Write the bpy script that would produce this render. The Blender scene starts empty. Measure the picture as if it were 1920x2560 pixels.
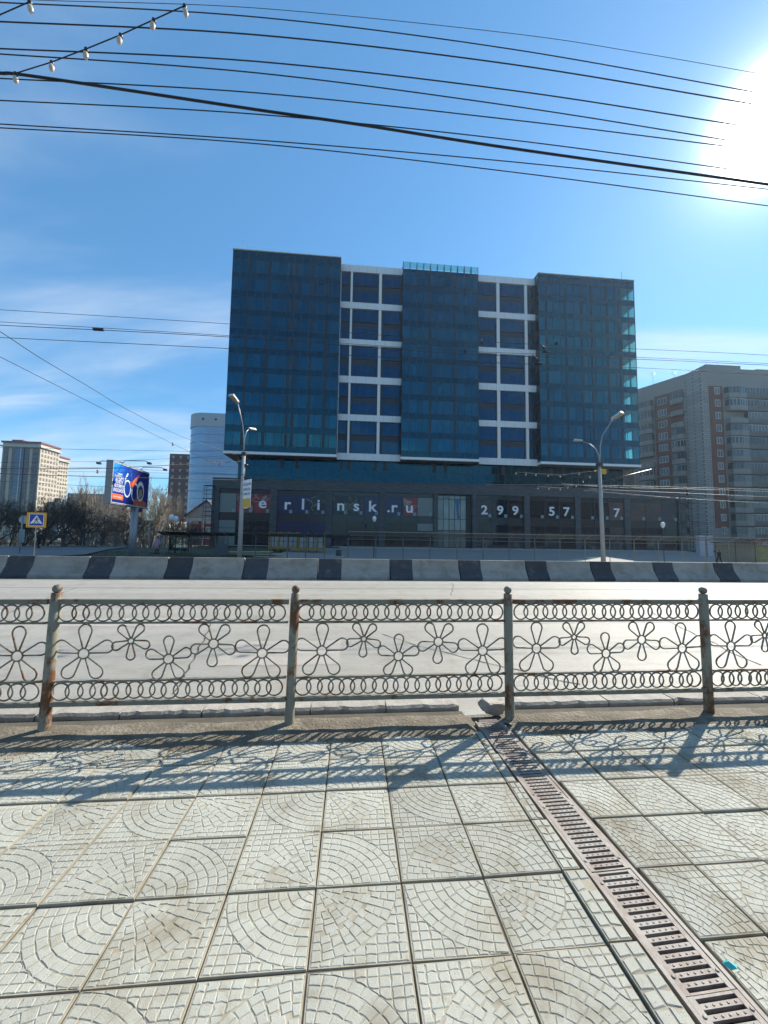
import bpy, bmesh, math, random
from math import sin, cos, tan, atan, atan2, radians, pi, sqrt
from mathutils import Vector, Matrix, noise
random.seed(7)
S = bpy.context.scene
C = S.collection
# ---------------------------------------------------------------- camera
F = 915.0; TH = radians(4.9); H = 1.65; ROLL = radians(0.85); PITCH = atan(66 / F)
fw = Vector((sin(TH) * cos(PITCH), cos(TH) * cos(PITCH), sin(PITCH)))
rt0 = Vector((cos(TH), -sin(TH), 0)); up0 = rt0.cross(fw)
rt = rt0 * cos(ROLL) + up0 * sin(ROLL); up = up0 * cos(ROLL) - rt0 * sin(ROLL)
EYE = Vector((0, 0, H))
cam = bpy.data.objects.new('camera', bpy.data.cameras.new('camera')); C.objects.link(cam)
cam.matrix_world = Matrix(((rt.x, up.x, -fw.x, 0), (rt.y, up.y, -fw.y, 0), (rt.z, up.z, -fw.z, H), (0, 0, 0, 1)))
cam.data.sensor_fit = 'HORIZONTAL'; cam.data.sensor_width = 36; cam.data.lens = 36 * F / 1920
cam.data.clip_start = 0.05; cam.data.clip_end = 6000
S.camera = cam
def at(px, py, Y):                       # surveyed point: photo pixel -> place at distance Y
    d = fw + rt * ((px - 960) / F) + up * ((1280 - py) / F)
    return EYE + d * (Y / d.y)
def onz(px, py, z=0.0):
    d = fw + rt * ((px - 960) / F) + up * ((1280 - py) / F)
    return EYE + d * ((z - H) / d.z)
# ---------------------------------------------------------------- light
SUN_EL = radians(39.3); SUN_AZ = radians(54.0)
SD = Vector((sin(SUN_AZ) * cos(SUN_EL), cos(SUN_AZ) * cos(SUN_EL), sin(SUN_EL)))
w = bpy.data.worlds.new('World'); S.world = w; w.use_nodes = True
nt = w.node_tree; nt.nodes.clear()
def N(t, **k):
    n = nt.nodes.new(t)
    for a, b in k.items(): setattr(n, a, b)
    return n
def L(a, b): nt.links.new(a, b)
out = N('ShaderNodeOutputWorld'); bg = N('ShaderNodeBackground'); L(bg.outputs[0], out.inputs[0])
bg.inputs['Strength'].default_value = 0.088
sky = N('ShaderNodeTexSky', sky_type='NISHITA'); sky.sun_disc = False
sky.sun_elevation = SUN_EL; sky.sun_rotation = SUN_AZ; sky.air_density = 1.0; sky.dust_density = 0.05; sky.ozone_density = 2.6; sky.altitude = 150
tc = N('ShaderNodeTexCoord')
def M_(op, a, b=None, c=None):
    n = N('ShaderNodeMath', operation=op)
    for i, v in enumerate((a, b, c)):
        if v is None: continue
        if isinstance(v, (int, float)): n.inputs[i].default_value = v
        else: L(v, n.inputs[i])
    return n.outputs[0]
dotn = N('ShaderNodeVectorMath', operation='DOT_PRODUCT'); L(tc.outputs['Generated'], dotn.inputs[0]); dotn.inputs[1].default_value = SD
dt = M_('MAXIMUM', dotn.outputs['Value'], 0.0)
# aureole of the thin cirrus round the sun
aur = M_('ADD', M_('ADD', M_('MULTIPLY', M_('POWER', dt, 1500), 500.0), M_('MULTIPLY', M_('POWER', dt, 280), 7.0)), M_('MULTIPLY', M_('POWER', dt, 26), 0.8))
# wispy clouds on a layer plane
sep = N('ShaderNodeSeparateXYZ'); L(tc.outputs['Generated'], sep.inputs[0])
zz = M_('ADD', M_('MAXIMUM', sep.outputs[2], 0.0), 0.12)
cx = M_('DIVIDE', sep.outputs[0], zz); cy = M_('DIVIDE', sep.outputs[1], zz)
cmb = N('ShaderNodeCombineXYZ'); L(M_('MULTIPLY', cx, 0.42), cmb.inputs[0]); L(M_('MULTIPLY', M_('ADD', cy, M_('MULTIPLY', cx, 0.12)), 1.25), cmb.inputs[1]); cmb.inputs[2].default_value = 8.2
n1 = N('ShaderNodeTexNoise'); n1.inputs['Scale'].default_value = 1.0; n1.inputs['Detail'].default_value = 7; n1.inputs['Roughness'].default_value = 0.52; n1.inputs['Distortion'].default_value = 0.5
L(cmb.outputs[0], n1.inputs['Vector'])
cr = N('ShaderNodeMapRange', interpolation_type='SMOOTHERSTEP'); cr.inputs['From Min'].default_value = 0.42; cr.inputs['From Max'].default_value = 0.80
L(n1.outputs[0], cr.inputs[0])
cf = M_('MULTIPLY', cr.outputs[0], 1.0)
# grade of the sky: a little more saturated, as the phone rendered it
hs = N('ShaderNodeHueSaturation'); hs.inputs['Saturation'].default_value = 1.0; hs.inputs['Value'].default_value = 1.0; L(sky.outputs[0], hs.inputs['Color'])
lift = N('ShaderNodeMix', data_type='RGBA', blend_type='ADD'); lift.inputs[0].default_value = 1.0; gr = N('ShaderNodeMix', data_type='RGBA', blend_type='MULTIPLY'); gr.inputs[0].default_value = 1.0; L(hs.outputs[0], gr.inputs[6]); gr.inputs[7].default_value = (0.60, 0.93, 1.04, 1); L(gr.outputs[2], lift.inputs[6]); lift.inputs[7].default_value = (0.26, 0.74, 1.34, 1)
mixc = N('ShaderNodeMix', data_type='RGBA'); L(cf, mixc.inputs[0]); L(lift.outputs[2], mixc.inputs[6]); mixc.inputs[7].default_value = (5.6, 6.3, 7.2, 1)
adda = N('ShaderNodeMix', data_type='RGBA', blend_type='ADD'); adda.inputs[0].default_value = 1.0
aurc = N('ShaderNodeVectorMath', operation='SCALE'); aurc.inputs[0].default_value = (1.0, 0.98, 0.93); L(aur, aurc.inputs[3])
L(mixc.outputs[2], adda.inputs[6]); L(aurc.outputs[0], adda.inputs[7])
L(adda.outputs[2], bg.inputs[0])
sl = bpy.data.lights.new('sun', 'SUN'); sl.energy = 4.8; sl.angle = radians(0.53); sl.color = (1.0, 0.94, 0.82)
so = bpy.data.objects.new('sun', sl); C.objects.link(so); so.rotation_euler = SD.to_track_quat('Z', 'Y').to_euler()
S.view_settings.view_transform = 'Standard'; S.view_settings.look = 'None'; S.view_settings.gamma = 1; S.view_settings.use_curve_mapping = False
S.view_settings.exposure = 0.8
S.cycles.max_bounces = 6; S.cycles.transparent_max_bounces = 16; S.cycles.caustics_reflective = False; S.cycles.caustics_refractive = False
S.cycles.sample_clamp_indirect = 6

# ---------------------------------------------------------------- materials
MATS = {}
def mat(name, col, rough=0.8, var=0.0, scale=5.0, bump=0.0, bscale=None, metal=0.0, col2=None, th=(0.5, 0.6), rnd=0.0, spec=0.5, stretch=None, ior=None):
    if name in MATS: return MATS[name]
    m = bpy.data.materials.new(name); m.use_nodes = True; t = m.node_tree; b = t.nodes['Principled BSDF']
    b.inputs['Roughness'].default_value = rough; b.inputs['Metallic'].default_value = metal; b.inputs['Specular IOR Level'].default_value = spec
    if ior: b.inputs['IOR'].default_value = ior
    c4 = (*col, 1); b.inputs['Base Color'].default_value = c4
    co = t.nodes.new('ShaderNodeTexCoord'); vec = co.outputs['Object']
    if stretch:
        mp = t.nodes.new('ShaderNodeMapping'); mp.inputs['Scale'].default_value = stretch; t.links.new(vec, mp.inputs[0]); vec = mp.outputs[0]
    cur = None
    if var > 0 or col2:
        nz = t.nodes.new('ShaderNodeTexNoise'); nz.inputs['Scale'].default_value = scale; nz.inputs['Detail'].default_value = 6; nz.inputs['Roughness'].default_value = 0.62
        t.links.new(vec, nz.inputs['Vector'])
        if rnd or True:
            oi = t.nodes.new('ShaderNodeObjectInfo'); ad = t.nodes.new('ShaderNodeVectorMath'); ad.operation = 'MULTIPLY_ADD'
            cb = t.nodes.new('ShaderNodeCombineXYZ')
            for i in range(3): t.links.new(oi.outputs['Random'], cb.inputs[i])
            t.links.new(cb.outputs[0], ad.inputs[0]); ad.inputs[1].default_value = (37, 53, 71); t.links.new(vec, ad.inputs[2]); t.links.new(ad.outputs[0], nz.inputs['Vector'])
    if var > 0:
        r = t.nodes.new('ShaderNodeMapRange'); r.inputs['From Min'].default_value = 0.25; r.inputs['From Max'].default_value = 0.75
        r.inputs['To Min'].default_value = 1 - var; r.inputs['To Max'].default_value = 1 + var; t.links.new(nz.outputs[0], r.inputs[0])
        v = t.nodes.new('ShaderNodeVectorMath'); v.operation = 'SCALE'; v.inputs[0].default_value = col; t.links.new(r.outputs[0], v.inputs[3]); cur = v.outputs[0]
    if col2:
        n2 = t.nodes.new('ShaderNodeTexNoise'); n2.inputs['Scale'].default_value = scale * 0.6; n2.inputs['Detail'].default_value = 8; n2.inputs['Roughness'].default_value = 0.7
        t.links.new(ad.outputs[0], n2.inputs['Vector'])
        r2 = t.nodes.new('ShaderNodeMapRange'); r2.inputs['From Min'].default_value = th[0]; r2.inputs['From Max'].default_value = th[1]; t.links.new(n2.outputs[0], r2.inputs[0])
        mx = t.nodes.new('ShaderNodeMix'); mx.data_type = 'RGBA'; t.links.new(r2.outputs[0], mx.inputs[0])
        if cur: t.links.new(cur, mx.inputs[6])
        else: mx.inputs[6].default_value = c4
        mx.inputs[7].default_value = (*col2, 1); cur = mx.outputs[2]
    if rnd:
        oi2 = t.nodes.new('ShaderNodeObjectInfo'); r3 = t.nodes.new('ShaderNodeMapRange'); r3.inputs['To Min'].default_value = 1 - rnd; r3.inputs['To Max'].default_value = 1 + rnd
        t.links.new(oi2.outputs['Random'], r3.inputs[0]); v3 = t.nodes.new('ShaderNodeVectorMath'); v3.operation = 'SCALE'
        if cur: t.links.new(cur, v3.inputs[0])
        else: v3.inputs[0].default_value = col
        t.links.new(r3.outputs[0], v3.inputs[3]); cur = v3.outputs[0]
    if cur: t.links.new(cur, b.inputs['Base Color'])
    if bump:
        n3 = t.nodes.new('ShaderNodeTexNoise'); n3.inputs['Scale'].default_value = bscale or scale * 8; n3.inputs['Detail'].default_value = 5; t.links.new(vec, n3.inputs['Vector'])
        bp = t.nodes.new('ShaderNodeBump'); bp.inputs['Strength'].default_value = 1.0; bp.inputs['Distance'].default_value = bump; t.links.new(n3.outputs[0], bp.inputs['Height']); t.links.new(bp.outputs[0], b.inputs['Normal'])
    MATS[name] = m; return m
def brick_mat(name, c1, c2, mortar, bw, bh, ms=0.01, rough=0.85):
    if name in MATS: return MATS[name]
    m = bpy.data.materials.new(name); m.use_nodes = True; t = m.node_tree; b = t.nodes['Principled BSDF']; b.inputs['Roughness'].default_value = rough
    co = t.nodes.new('ShaderNodeTexCoord'); sp = t.nodes.new('ShaderNodeSeparateXYZ'); t.links.new(co.outputs['Object'], sp.inputs[0])
    a = t.nodes.new('ShaderNodeMath'); a.operation = 'ADD'; t.links.new(sp.outputs[0], a.inputs[0]); t.links.new(sp.outputs[1], a.inputs[1])
    cb = t.nodes.new('ShaderNodeCombineXYZ'); t.links.new(a.outputs[0], cb.inputs[0]); t.links.new(sp.outputs[2], cb.inputs[1])
    br = t.nodes.new('ShaderNodeTexBrick'); br.inputs['Color1'].default_value = (*c1, 1); br.inputs['Color2'].default_value = (*c2, 1); br.inputs['Mortar'].default_value = (*mortar, 1)
    br.inputs['Scale'].default_value = 1.0; br.inputs['Brick Width'].default_value = bw; br.inputs['Row Height'].default_value = bh; br.inputs['Mortar Size'].default_value = ms
    t.links.new(cb.outputs[0], br.inputs['Vector']); t.links.new(br.outputs[0], b.inputs['Base Color'])
    bp = t.nodes.new('ShaderNodeBump'); bp.inputs['Distance'].default_value = 0.02; bp.invert = True; t.links.new(br.outputs['Fac'], bp.inputs['Height']); t.links.new(bp.outputs[0], b.inputs['Normal'])
    MATS[name] = m; return m
def glass_mat(name, tint, refl, fac, rough=0.01):
    m = bpy.data.materials.new(name); m.use_nodes = True; t = m.node_tree; t.nodes.remove(t.nodes['Principled BSDF']); o = t.nodes['Material Output']
    tr = t.nodes.new('ShaderNodeBsdfTransparent'); tr.inputs[0].default_value = (*tint, 1)
    gl = t.nodes.new('ShaderNodeBsdfGlossy'); gl.inputs['Color'].default_value = (*refl, 1); gl.inputs['Roughness'].default_value = rough
    lw = t.nodes.new('ShaderNodeLayerWeight'); lw.inputs[0].default_value = .5
    pw = t.nodes.new('ShaderNodeMath'); pw.operation = 'POWER'; pw.inputs[1].default_value = 5; t.links.new(lw.outputs['Facing'], pw.inputs[0])
    ad = t.nodes.new('ShaderNodeMath'); ad.operation = 'MULTIPLY_ADD'; ad.use_clamp = True; ad.inputs[1].default_value = .9; ad.inputs[2].default_value = fac; t.links.new(pw.outputs[0], ad.inputs[0])
    oi = t.nodes.new('ShaderNodeObjectInfo'); mr = t.nodes.new('ShaderNodeMapRange'); mr.inputs['To Min'].default_value = fac * .82; mr.inputs['To Max'].default_value = fac * 1.2; t.links.new(oi.outputs['Random'], mr.inputs[0]); t.links.new(mr.outputs[0], ad.inputs[2])
    mx = t.nodes.new('ShaderNodeMixShader'); t.links.new(ad.outputs[0], mx.inputs[0]); t.links.new(tr.outputs[0], mx.inputs[1]); t.links.new(gl.outputs[0], mx.inputs[2]); t.links.new(mx.outputs[0], o.inputs[0])
    MATS[name] = m; return m

# ---------------------------------------------------------------- mesh helper
class MB:
    def __init__(s, M=None): s.v = []; s.f = []; s.mi = []; s.M = M; s.smooth = []
    def _add(s, vs, fs, mi=0, sm=False):
        k = len(s.v)
        if s.M: vs = [s.M @ Vector(v) for v in vs]
        s.v += [tuple(v) for v in vs]; s.f += [tuple(i + k for i in f) for f in fs]; s.mi += [mi] * len(fs); s.smooth += [sm] * len(fs); return s
    def box(s, x0, x1, y0, y1, z0, z1, mi=0, taper=0):
        t = taper
        return s._add([(x0, y0, z0), (x1, y0, z0), (x1, y1, z0), (x0, y1, z0), (x0 + t, y0 + t, z1), (x1 - t, y0 + t, z1), (x1 - t, y1 - t, z1), (x0 + t, y1 - t, z1)],
                      [(0, 3, 2, 1), (4, 5, 6, 7), (0, 1, 5, 4), (1, 2, 6, 5), (2, 3, 7, 6), (3, 0, 4, 7)], mi)
    def tube(s, pts, r, n=8, mi=0, closed=False, caps=True, sm=True):
        pts = [Vector(p) for p in pts]; m = len(pts); vs = []; fs = []
        rr = r if isinstance(r, (list, tuple)) else [r] * m
        prev = None
        for i, p in enumerate(pts):
            if closed: d = pts[(i + 1) % m] - pts[i - 1]
            else: d = pts[min(i + 1, m - 1)] - pts[max(i - 1, 0)]
            d.normalize()
            a = prev if prev is not None else (Vector((0, 0, 1)) if abs(d.z) < 0.9 else Vector((1, 0, 0)))
            u = (a - d * a.dot(d)); u.normalize(); prev = u; w_ = d.cross(u)
            for k in range(n):
                an = 2 * pi * k / n; vs.append(p + (u * cos(an) + w_ * sin(an)) * rr[i])
        rng = m if closed else m - 1
        for i in range(rng):
            j = (i + 1) % m
            for k in range(n):
                fs.append((i * n + k, i * n + (k + 1) % n, j * n + (k + 1) % n, j * n + k))
        if not closed and caps:
            fs.append(tuple(reversed(range(n)))); fs.append(tuple((m - 1) * n + k for k in range(n)))
        return s._add(vs, fs, mi, sm)
    def lathe(s, prof, c=(0, 0, 0), n=16, mi=0, sm=True, sx=1, sy=1):
        vs = []; fs = []
        for r, z in prof:
            for k in range(n): vs.append((c[0] + r * sx * cos(2 * pi * k / n), c[1] + r * sy * sin(2 * pi * k / n), c[2] + z))
        for i in range(len(prof) - 1):
            for k in range(n): fs.append((i * n + k, i * n + (k + 1) % n, (i + 1) * n + (k + 1) % n, (i + 1) * n + k))
        fs.append(tuple(reversed(range(n)))); fs.append(tuple((len(prof) - 1) * n + k for k in range(n)))
        return s._add(vs, fs, mi, sm)
    def prism(s, poly, y0, y1, mi=0):        # outline in x,z swept along y
        n = len(poly)
        vs = [(x, y0, z) for x, z in poly] + [(x, y1, z) for x, z in poly]
        fs = [tuple(range(n)), tuple(reversed(range(n, 2 * n)))] + [(i, i + n, (i + 1) % n + n, (i + 1) % n) for i in range(n)]
        return s._add(vs, fs, mi)
    def xprism(s, poly, x0, x1, mi=0):       # outline in y,z swept along x
        n = len(poly)
        vs = [(x0, y, z) for y, z in poly] + [(x1, y, z) for y, z in poly]
        fs = [tuple(range(n)), tuple(reversed(range(n, 2 * n)))] + [(i, i + n, (i + 1) % n + n, (i + 1) % n) for i in range(n)]
        return s._add(vs, fs, mi)
    def zprism(s, poly, z0, z1, mi=0):
        n = len(poly)
        vs = [(x, y, z0) for x, y in poly] + [(x, y, z1) for x, y in poly]
        fs = [tuple(reversed(range(n))), tuple(range(n, 2 * n))] + [(i, (i + 1) % n, (i + 1) % n + n, i + n) for i in range(n)]
        return s._add(vs, fs, mi)
    def mesh(s, name, mats):
        me = bpy.data.meshes.new(name); me.from_pydata(s.v, [], s.f)
        if not isinstance(mats, (list, tuple)): mats = [mats]
        for m in mats: me.materials.append(m)
        me.polygons.foreach_set('material_index', s.mi); me.polygons.foreach_set('use_smooth', s.smooth)
        me.update(); return me
    def build(s, name, mats, parent=None, loc=(0, 0, 0), rz=0):
        return link(name, s.mesh(name, mats), parent, loc, rz)
def link(name, me, parent=None, loc=(0, 0, 0), rz=0):
    o = bpy.data.objects.new(name, me); C.objects.link(o); o.location = loc; o.rotation_euler = (0, 0, rz)
    if parent: o.parent = parent
    return o
def empty(name, loc, rz=0):
    o = bpy.data.objects.new(name, None); C.objects.link(o); o.location = loc; o.rotation_euler = (0, 0, rz); o.empty_display_size = 0.2; return o
def tag(o, label=None, cat=None, group=None, kind=None):
    if label: o['label'] = label
    if cat: o['category'] = cat
    if group: o['group'] = group
    if kind: o['kind'] = kind
    return o
def struct(o): o['kind'] = 'structure'; return o
def copy_tree(o, parent=None):
    c = o.copy(); C.objects.link(c); c.parent = parent
    for ch in [x for x in KIDS.get(o.name, [])]: copy_tree(ch, c)
    return c
KIDS = {}
def kids(root):
    KIDS.clear()
    for o in C.objects:
        if o.parent: KIDS.setdefault(o.parent.name, []).append(o)
def text_mesh(txt, size, mat_, name, extrude=0.01, xscale=1.0, bold=0.0):
    cu = bpy.data.curves.new(name, 'FONT'); cu.body = txt; cu.size = size; cu.extrude = extrude; cu.align_x = 'CENTER'; cu.offset = bold; cu.resolution_u = 3
    o = bpy.data.objects.new(name, cu); C.objects.link(o)
    me = bpy.data.meshes.new_from_object(o.evaluated_get(bpy.context.evaluated_depsgraph_get()))
    bpy.data.objects.remove(o); bpy.data.curves.remove(cu)
    me.transform(Matrix.Rotation(pi / 2, 4, 'X') @ Matrix.Diagonal((xscale, 1, 1, 1))); me.materials.clear(); me.materials.append(mat_); me.name = name
    return me
def sstep(x): x = max(0, min(1, x)); return x * x * (3 - 2 * x)
SUNF = 1
# palette
asph = mat('asphalt', (0.27, 0.255, 0.225), 0.62, 0.13, 0.5, 0.010, 60, spec=0.5, col2=(0.34, 0.325, 0.29), th=(0.40, 0.66), stretch=(.07, 1.7, 1))
conc = mat('concrete', (0.30, 0.31, 0.30), 0.85, 0.14, 3.0, 0.004, 60, rnd=0.06)
slabtop = mat('slab_cobble_face', (0.352, 0.348, 0.300), 0.8, 0.12, 3.0, 0.0016, 240, rnd=0.08, spec=0.3)
def wear(m, amt=1.0):      # world-laid stains and small pits shared by the slabs
    t = m.node_tree; b = t.nodes['Principled BSDF']; src = b.inputs['Base Color'].links[0].from_socket
    ge = t.nodes.new('ShaderNodeNewGeometry')
    def nz(sc, det, a, c, v0, v1):
        n = t.nodes.new('ShaderNodeTexNoise'); n.inputs['Scale'].default_value = sc; n.inputs['Detail'].default_value = det; n.inputs['Roughness'].default_value = .65; t.links.new(ge.outputs['Position'], n.inputs['Vector'])
        r = t.nodes.new('ShaderNodeMapRange'); r.inputs['From Min'].default_value = a; r.inputs['From Max'].default_value = c; r.inputs['To Min'].default_value = v0; r.inputs['To Max'].default_value = v1; t.links.new(n.outputs[0], r.inputs[0]); return r.outputs[0]
    def mixc(fac, colr, prev):
        x = t.nodes.new('ShaderNodeMix'); x.data_type = 'RGBA'; x.blend_type = 'MULTIPLY'; t.links.new(fac, x.inputs[0]); t.links.new(prev, x.inputs[6]); x.inputs[7].default_value = (*colr, 1); return x.outputs[2]
    c = mixc(nz(2.1, 8, .50, .72, 0, amt), (.62, .54, .43), src)
    c = mixc(nz(9, 6, .56, .70, 0, .7 * amt), (.72, .66, .56), c)
    c = mixc(nz(170, 2, .66, .72, 0, .8 * amt), (.35, .32, .28), c)
    t.links.new(c, b.inputs['Base Color'])
wear(slabtop); wear(asph, .55)
slabbase = mat('slab_groove', (0.30, 0.272, 0.21), 0.9, 0.2, 6.0, 0.001, 200, rnd=0.1, col2=(0.17, 0.145, 0.105), th=(0.54, 0.74)); wear(slabbase, 1.0)
dirt = mat('dirt', (0.13, 0.108, 0.078), 0.95, 0.35, 4.5, 0.022, 34, col2=(0.235, 0.205, 0.155), th=(0.47, 0.66))
grass_m = mat('dry_grass', (0.045, 0.05, 0.025), 0.95, 0.4, 0.6, 0.05, 8, col2=(0.075, 0.065, 0.04), th=(0.45, 0.65))
paint = mat('grey_paint', (0.20, 0.19, 0.152), 0.6, 0.14, 9.0, 0.0008, 90, col2=(0.12, 0.055, 0.026), th=(0.53, 0.60), spec=.3)
paint_r = mat('rusty_post_paint', (0.235, 0.22, 0.17), 0.6, 0.14, 8.0, 0.0015, 60, col2=(0.14, 0.058, 0.024), th=(0.475, 0.56), stretch=(1, 1, 0.6), spec=.3)
rust = mat('rusty_iron', (0.255, 0.228, 0.20), 0.65, 0.15, 12, 0.0008, 120, col2=(0.17, 0.125, 0.105), th=(0.45, 0.62))
blackp = mat('black_paint', (0.035, 0.04, 0.045), 0.7, 0.3, 3.0, 0.003, 60, col2=(0.10, 0.10, 0.10), th=(0.6, 0.85))
whitec = mat('white_cladding', (0.68, 0.69, 0.70), 0.5, 0.04, 2)
darkm = mat('dark_metal', (0.03, 0.032, 0.035), 0.45, 0.1, 4)
darkpanel = mat('dark_panel', (0.016, 0.019, 0.028), 0.5, 0.1, 2)
wire_m = mat('wire_rubber', (0.012, 0.012, 0.018), 0.5)
galv = mat('galvanised_steel', (0.33, 0.34, 0.35), 0.4, 0.12, 5, metal=0.6)
white_p = mat('white_paint', (0.75, 0.75, 0.75), 0.5)
# ================================================================ LARGE STRUCTURE
# ground sheet with the lowered plaza beyond the second carriageway
def gz(x, y):
    if y < 17: return -0.13
    low = -0.95 * sstep((x + 24) / 26)
    s = sstep((y - 17) / 14); z = -0.13 + s * (low + 0.13)
    if y > 43: z = z + (0.0 - z) * sstep((y - 43) / 15)
    if x < -24 and y > 50: z -= 2.2 * sstep((y - 50) / 22) * sstep((-24 - x) / 12)
    return z
def sheet(name, xs, ys, dz, m, cut=None):
    b = MB(); nx = len(xs); vs = [(x, y, gz(x, y) + dz) for y in ys for x in xs]
    fs = [(j * nx + i, j * nx + i + 1, (j + 1) * nx + i + 1, (j + 1) * nx + i) for j in range(len(ys) - 1) for i in range(nx - 1)]
    b._add(vs, fs); return struct(b.build(name, m))
def rng(a, b, n): return [a + (b - a) * i / n for i in range(n + 1)]
gx = [-3500, -900, -400] + rng(-200, -60, 7) + rng(-55, 75, 52) + rng(85, 200, 6) + [500, 1200, 3500]
gy = [-3500, -800, -300, -60, -8] + [17, 19, 21, 23, 25, 27, 29, 31, 33, 36, 39, 42, 44, 46, 48, 50, 52, 54, 56, 58, 60, 64, 70, 78, 90, 120, 200, 500, 1500, 3800]
ground = sheet('ground', gx, gy, -0.06, grass_m)
# road sheets (near carriageway, far carriageway)
b = MB(); b._add([(-220, 3.74, -0.12), (220, 3.74, -0.12), (220, 17.3, -0.12), (-220, 17.3, -0.12)], [(0, 1, 2, 3)])
road = struct(b.build('road', asph))
sheet('far_carriageway', rng(-220, 220, 88), rng(17.3, 29, 8), 0.0, asph)
plaza_m = brick_mat('plaza_paving', (0.36, 0.36, 0.35), (0.30, 0.31, 0.31), (0.16, 0.16, 0.16), 1.2, 0.6, 0.02)
plaza_m = mat('plaza_stone', (0.24, 0.235, 0.22), 0.8, 0.12, 0.5, 0.003, 20, stretch=(1, 4, 1))
sheet('plaza', [-9 + 2.2 * i for i in range(46)], rng(33.5, 60.4, 18), 0.0, plaza_m)
pth = [onz(-120, 1366), onz(0, 1366), onz(170, 1364.5), onz(336, 1362.5), onz(345, 1366), onz(270, 1374), onz(212, 1387), onz(0, 1396), onz(-160, 1396)]
b = MB(); b._add([(p.x, p.y, 0.03) for p in pth], [tuple(reversed(range(len(pth))))]); struct(b.build('path', mat('path_asphalt', (0.12, 0.125, 0.13), 0.75, 0.1, 1, spec=0.4)))
# asphalt repair patches and cracks on the road
pm = mat('asphalt_patch', (0.34, 0.31, 0.275), 0.7, 0.1, 3, 0.004, 200)
pm2 = mat('asphalt_patch_dark', (0.22, 0.215, 0.20), 0.7, 0.1, 3, 0.004, 200)
for (x0, x1, y0, y1, q) in ((-1.9, -0.15, 5.3, 6.5, pm), (-5.8, -3.2, 7.6, 8.3, pm), (3.2, 7.9, 7.7, 8.5, pm), (-16, 18, 12.9, 13.15, pm2)):
    b = MB(); n = 14
    top = [(x0 + (x1 - x0) * i / n, y1 + random.uniform(-.02, .02), -0.116) for i in range(n + 1)]
    bot = [(x0 + (x1 - x0) * i / n, y0 + random.uniform(-.02, .02), -0.116) for i in range(n + 1)]
    b._add(bot + top, [(i, i + 1, n + 2 + i, n + 1 + i) for i in range(n)]); o = b.build('asphalt_patch', q, road)
crm = mat('crack_tar', (0.05, 0.048, 0.045), 0.9)
for (p0, p1) in (((0.6, 6.9), (3.0, 4.6)), ((-3.2, 9.5), (-2.0, 4.4)), ((3.2, 11.5), (4.0, 14.8)), ((6.0, 5.0), (7.6, 9.0)), ((-9, 13), (-7.4, 9))):
    b = MB(); n = 26; a = Vector(p0); c_ = Vector(p1); d = (c_ - a); nn = Vector((-d.y, d.x)).normalized(); off = 0; ls = []; rs = []
    for i in range(n + 1):
        off += random.uniform(-.035, .035); p = a + d * i / n + nn * off; wd = 0.006 + random.random() * 0.008
        ls.append((p.x - nn.x * wd, p.y - nn.y * wd, -0.1145)); rs.append((p.x + nn.x * wd, p.y + nn.y * wd, -0.1145))
    b._add(ls + rs, [(i, n + 1 + i, n + 2 + i, i + 1) for i in range(n)]); b.build('crack', crm, road)

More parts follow.
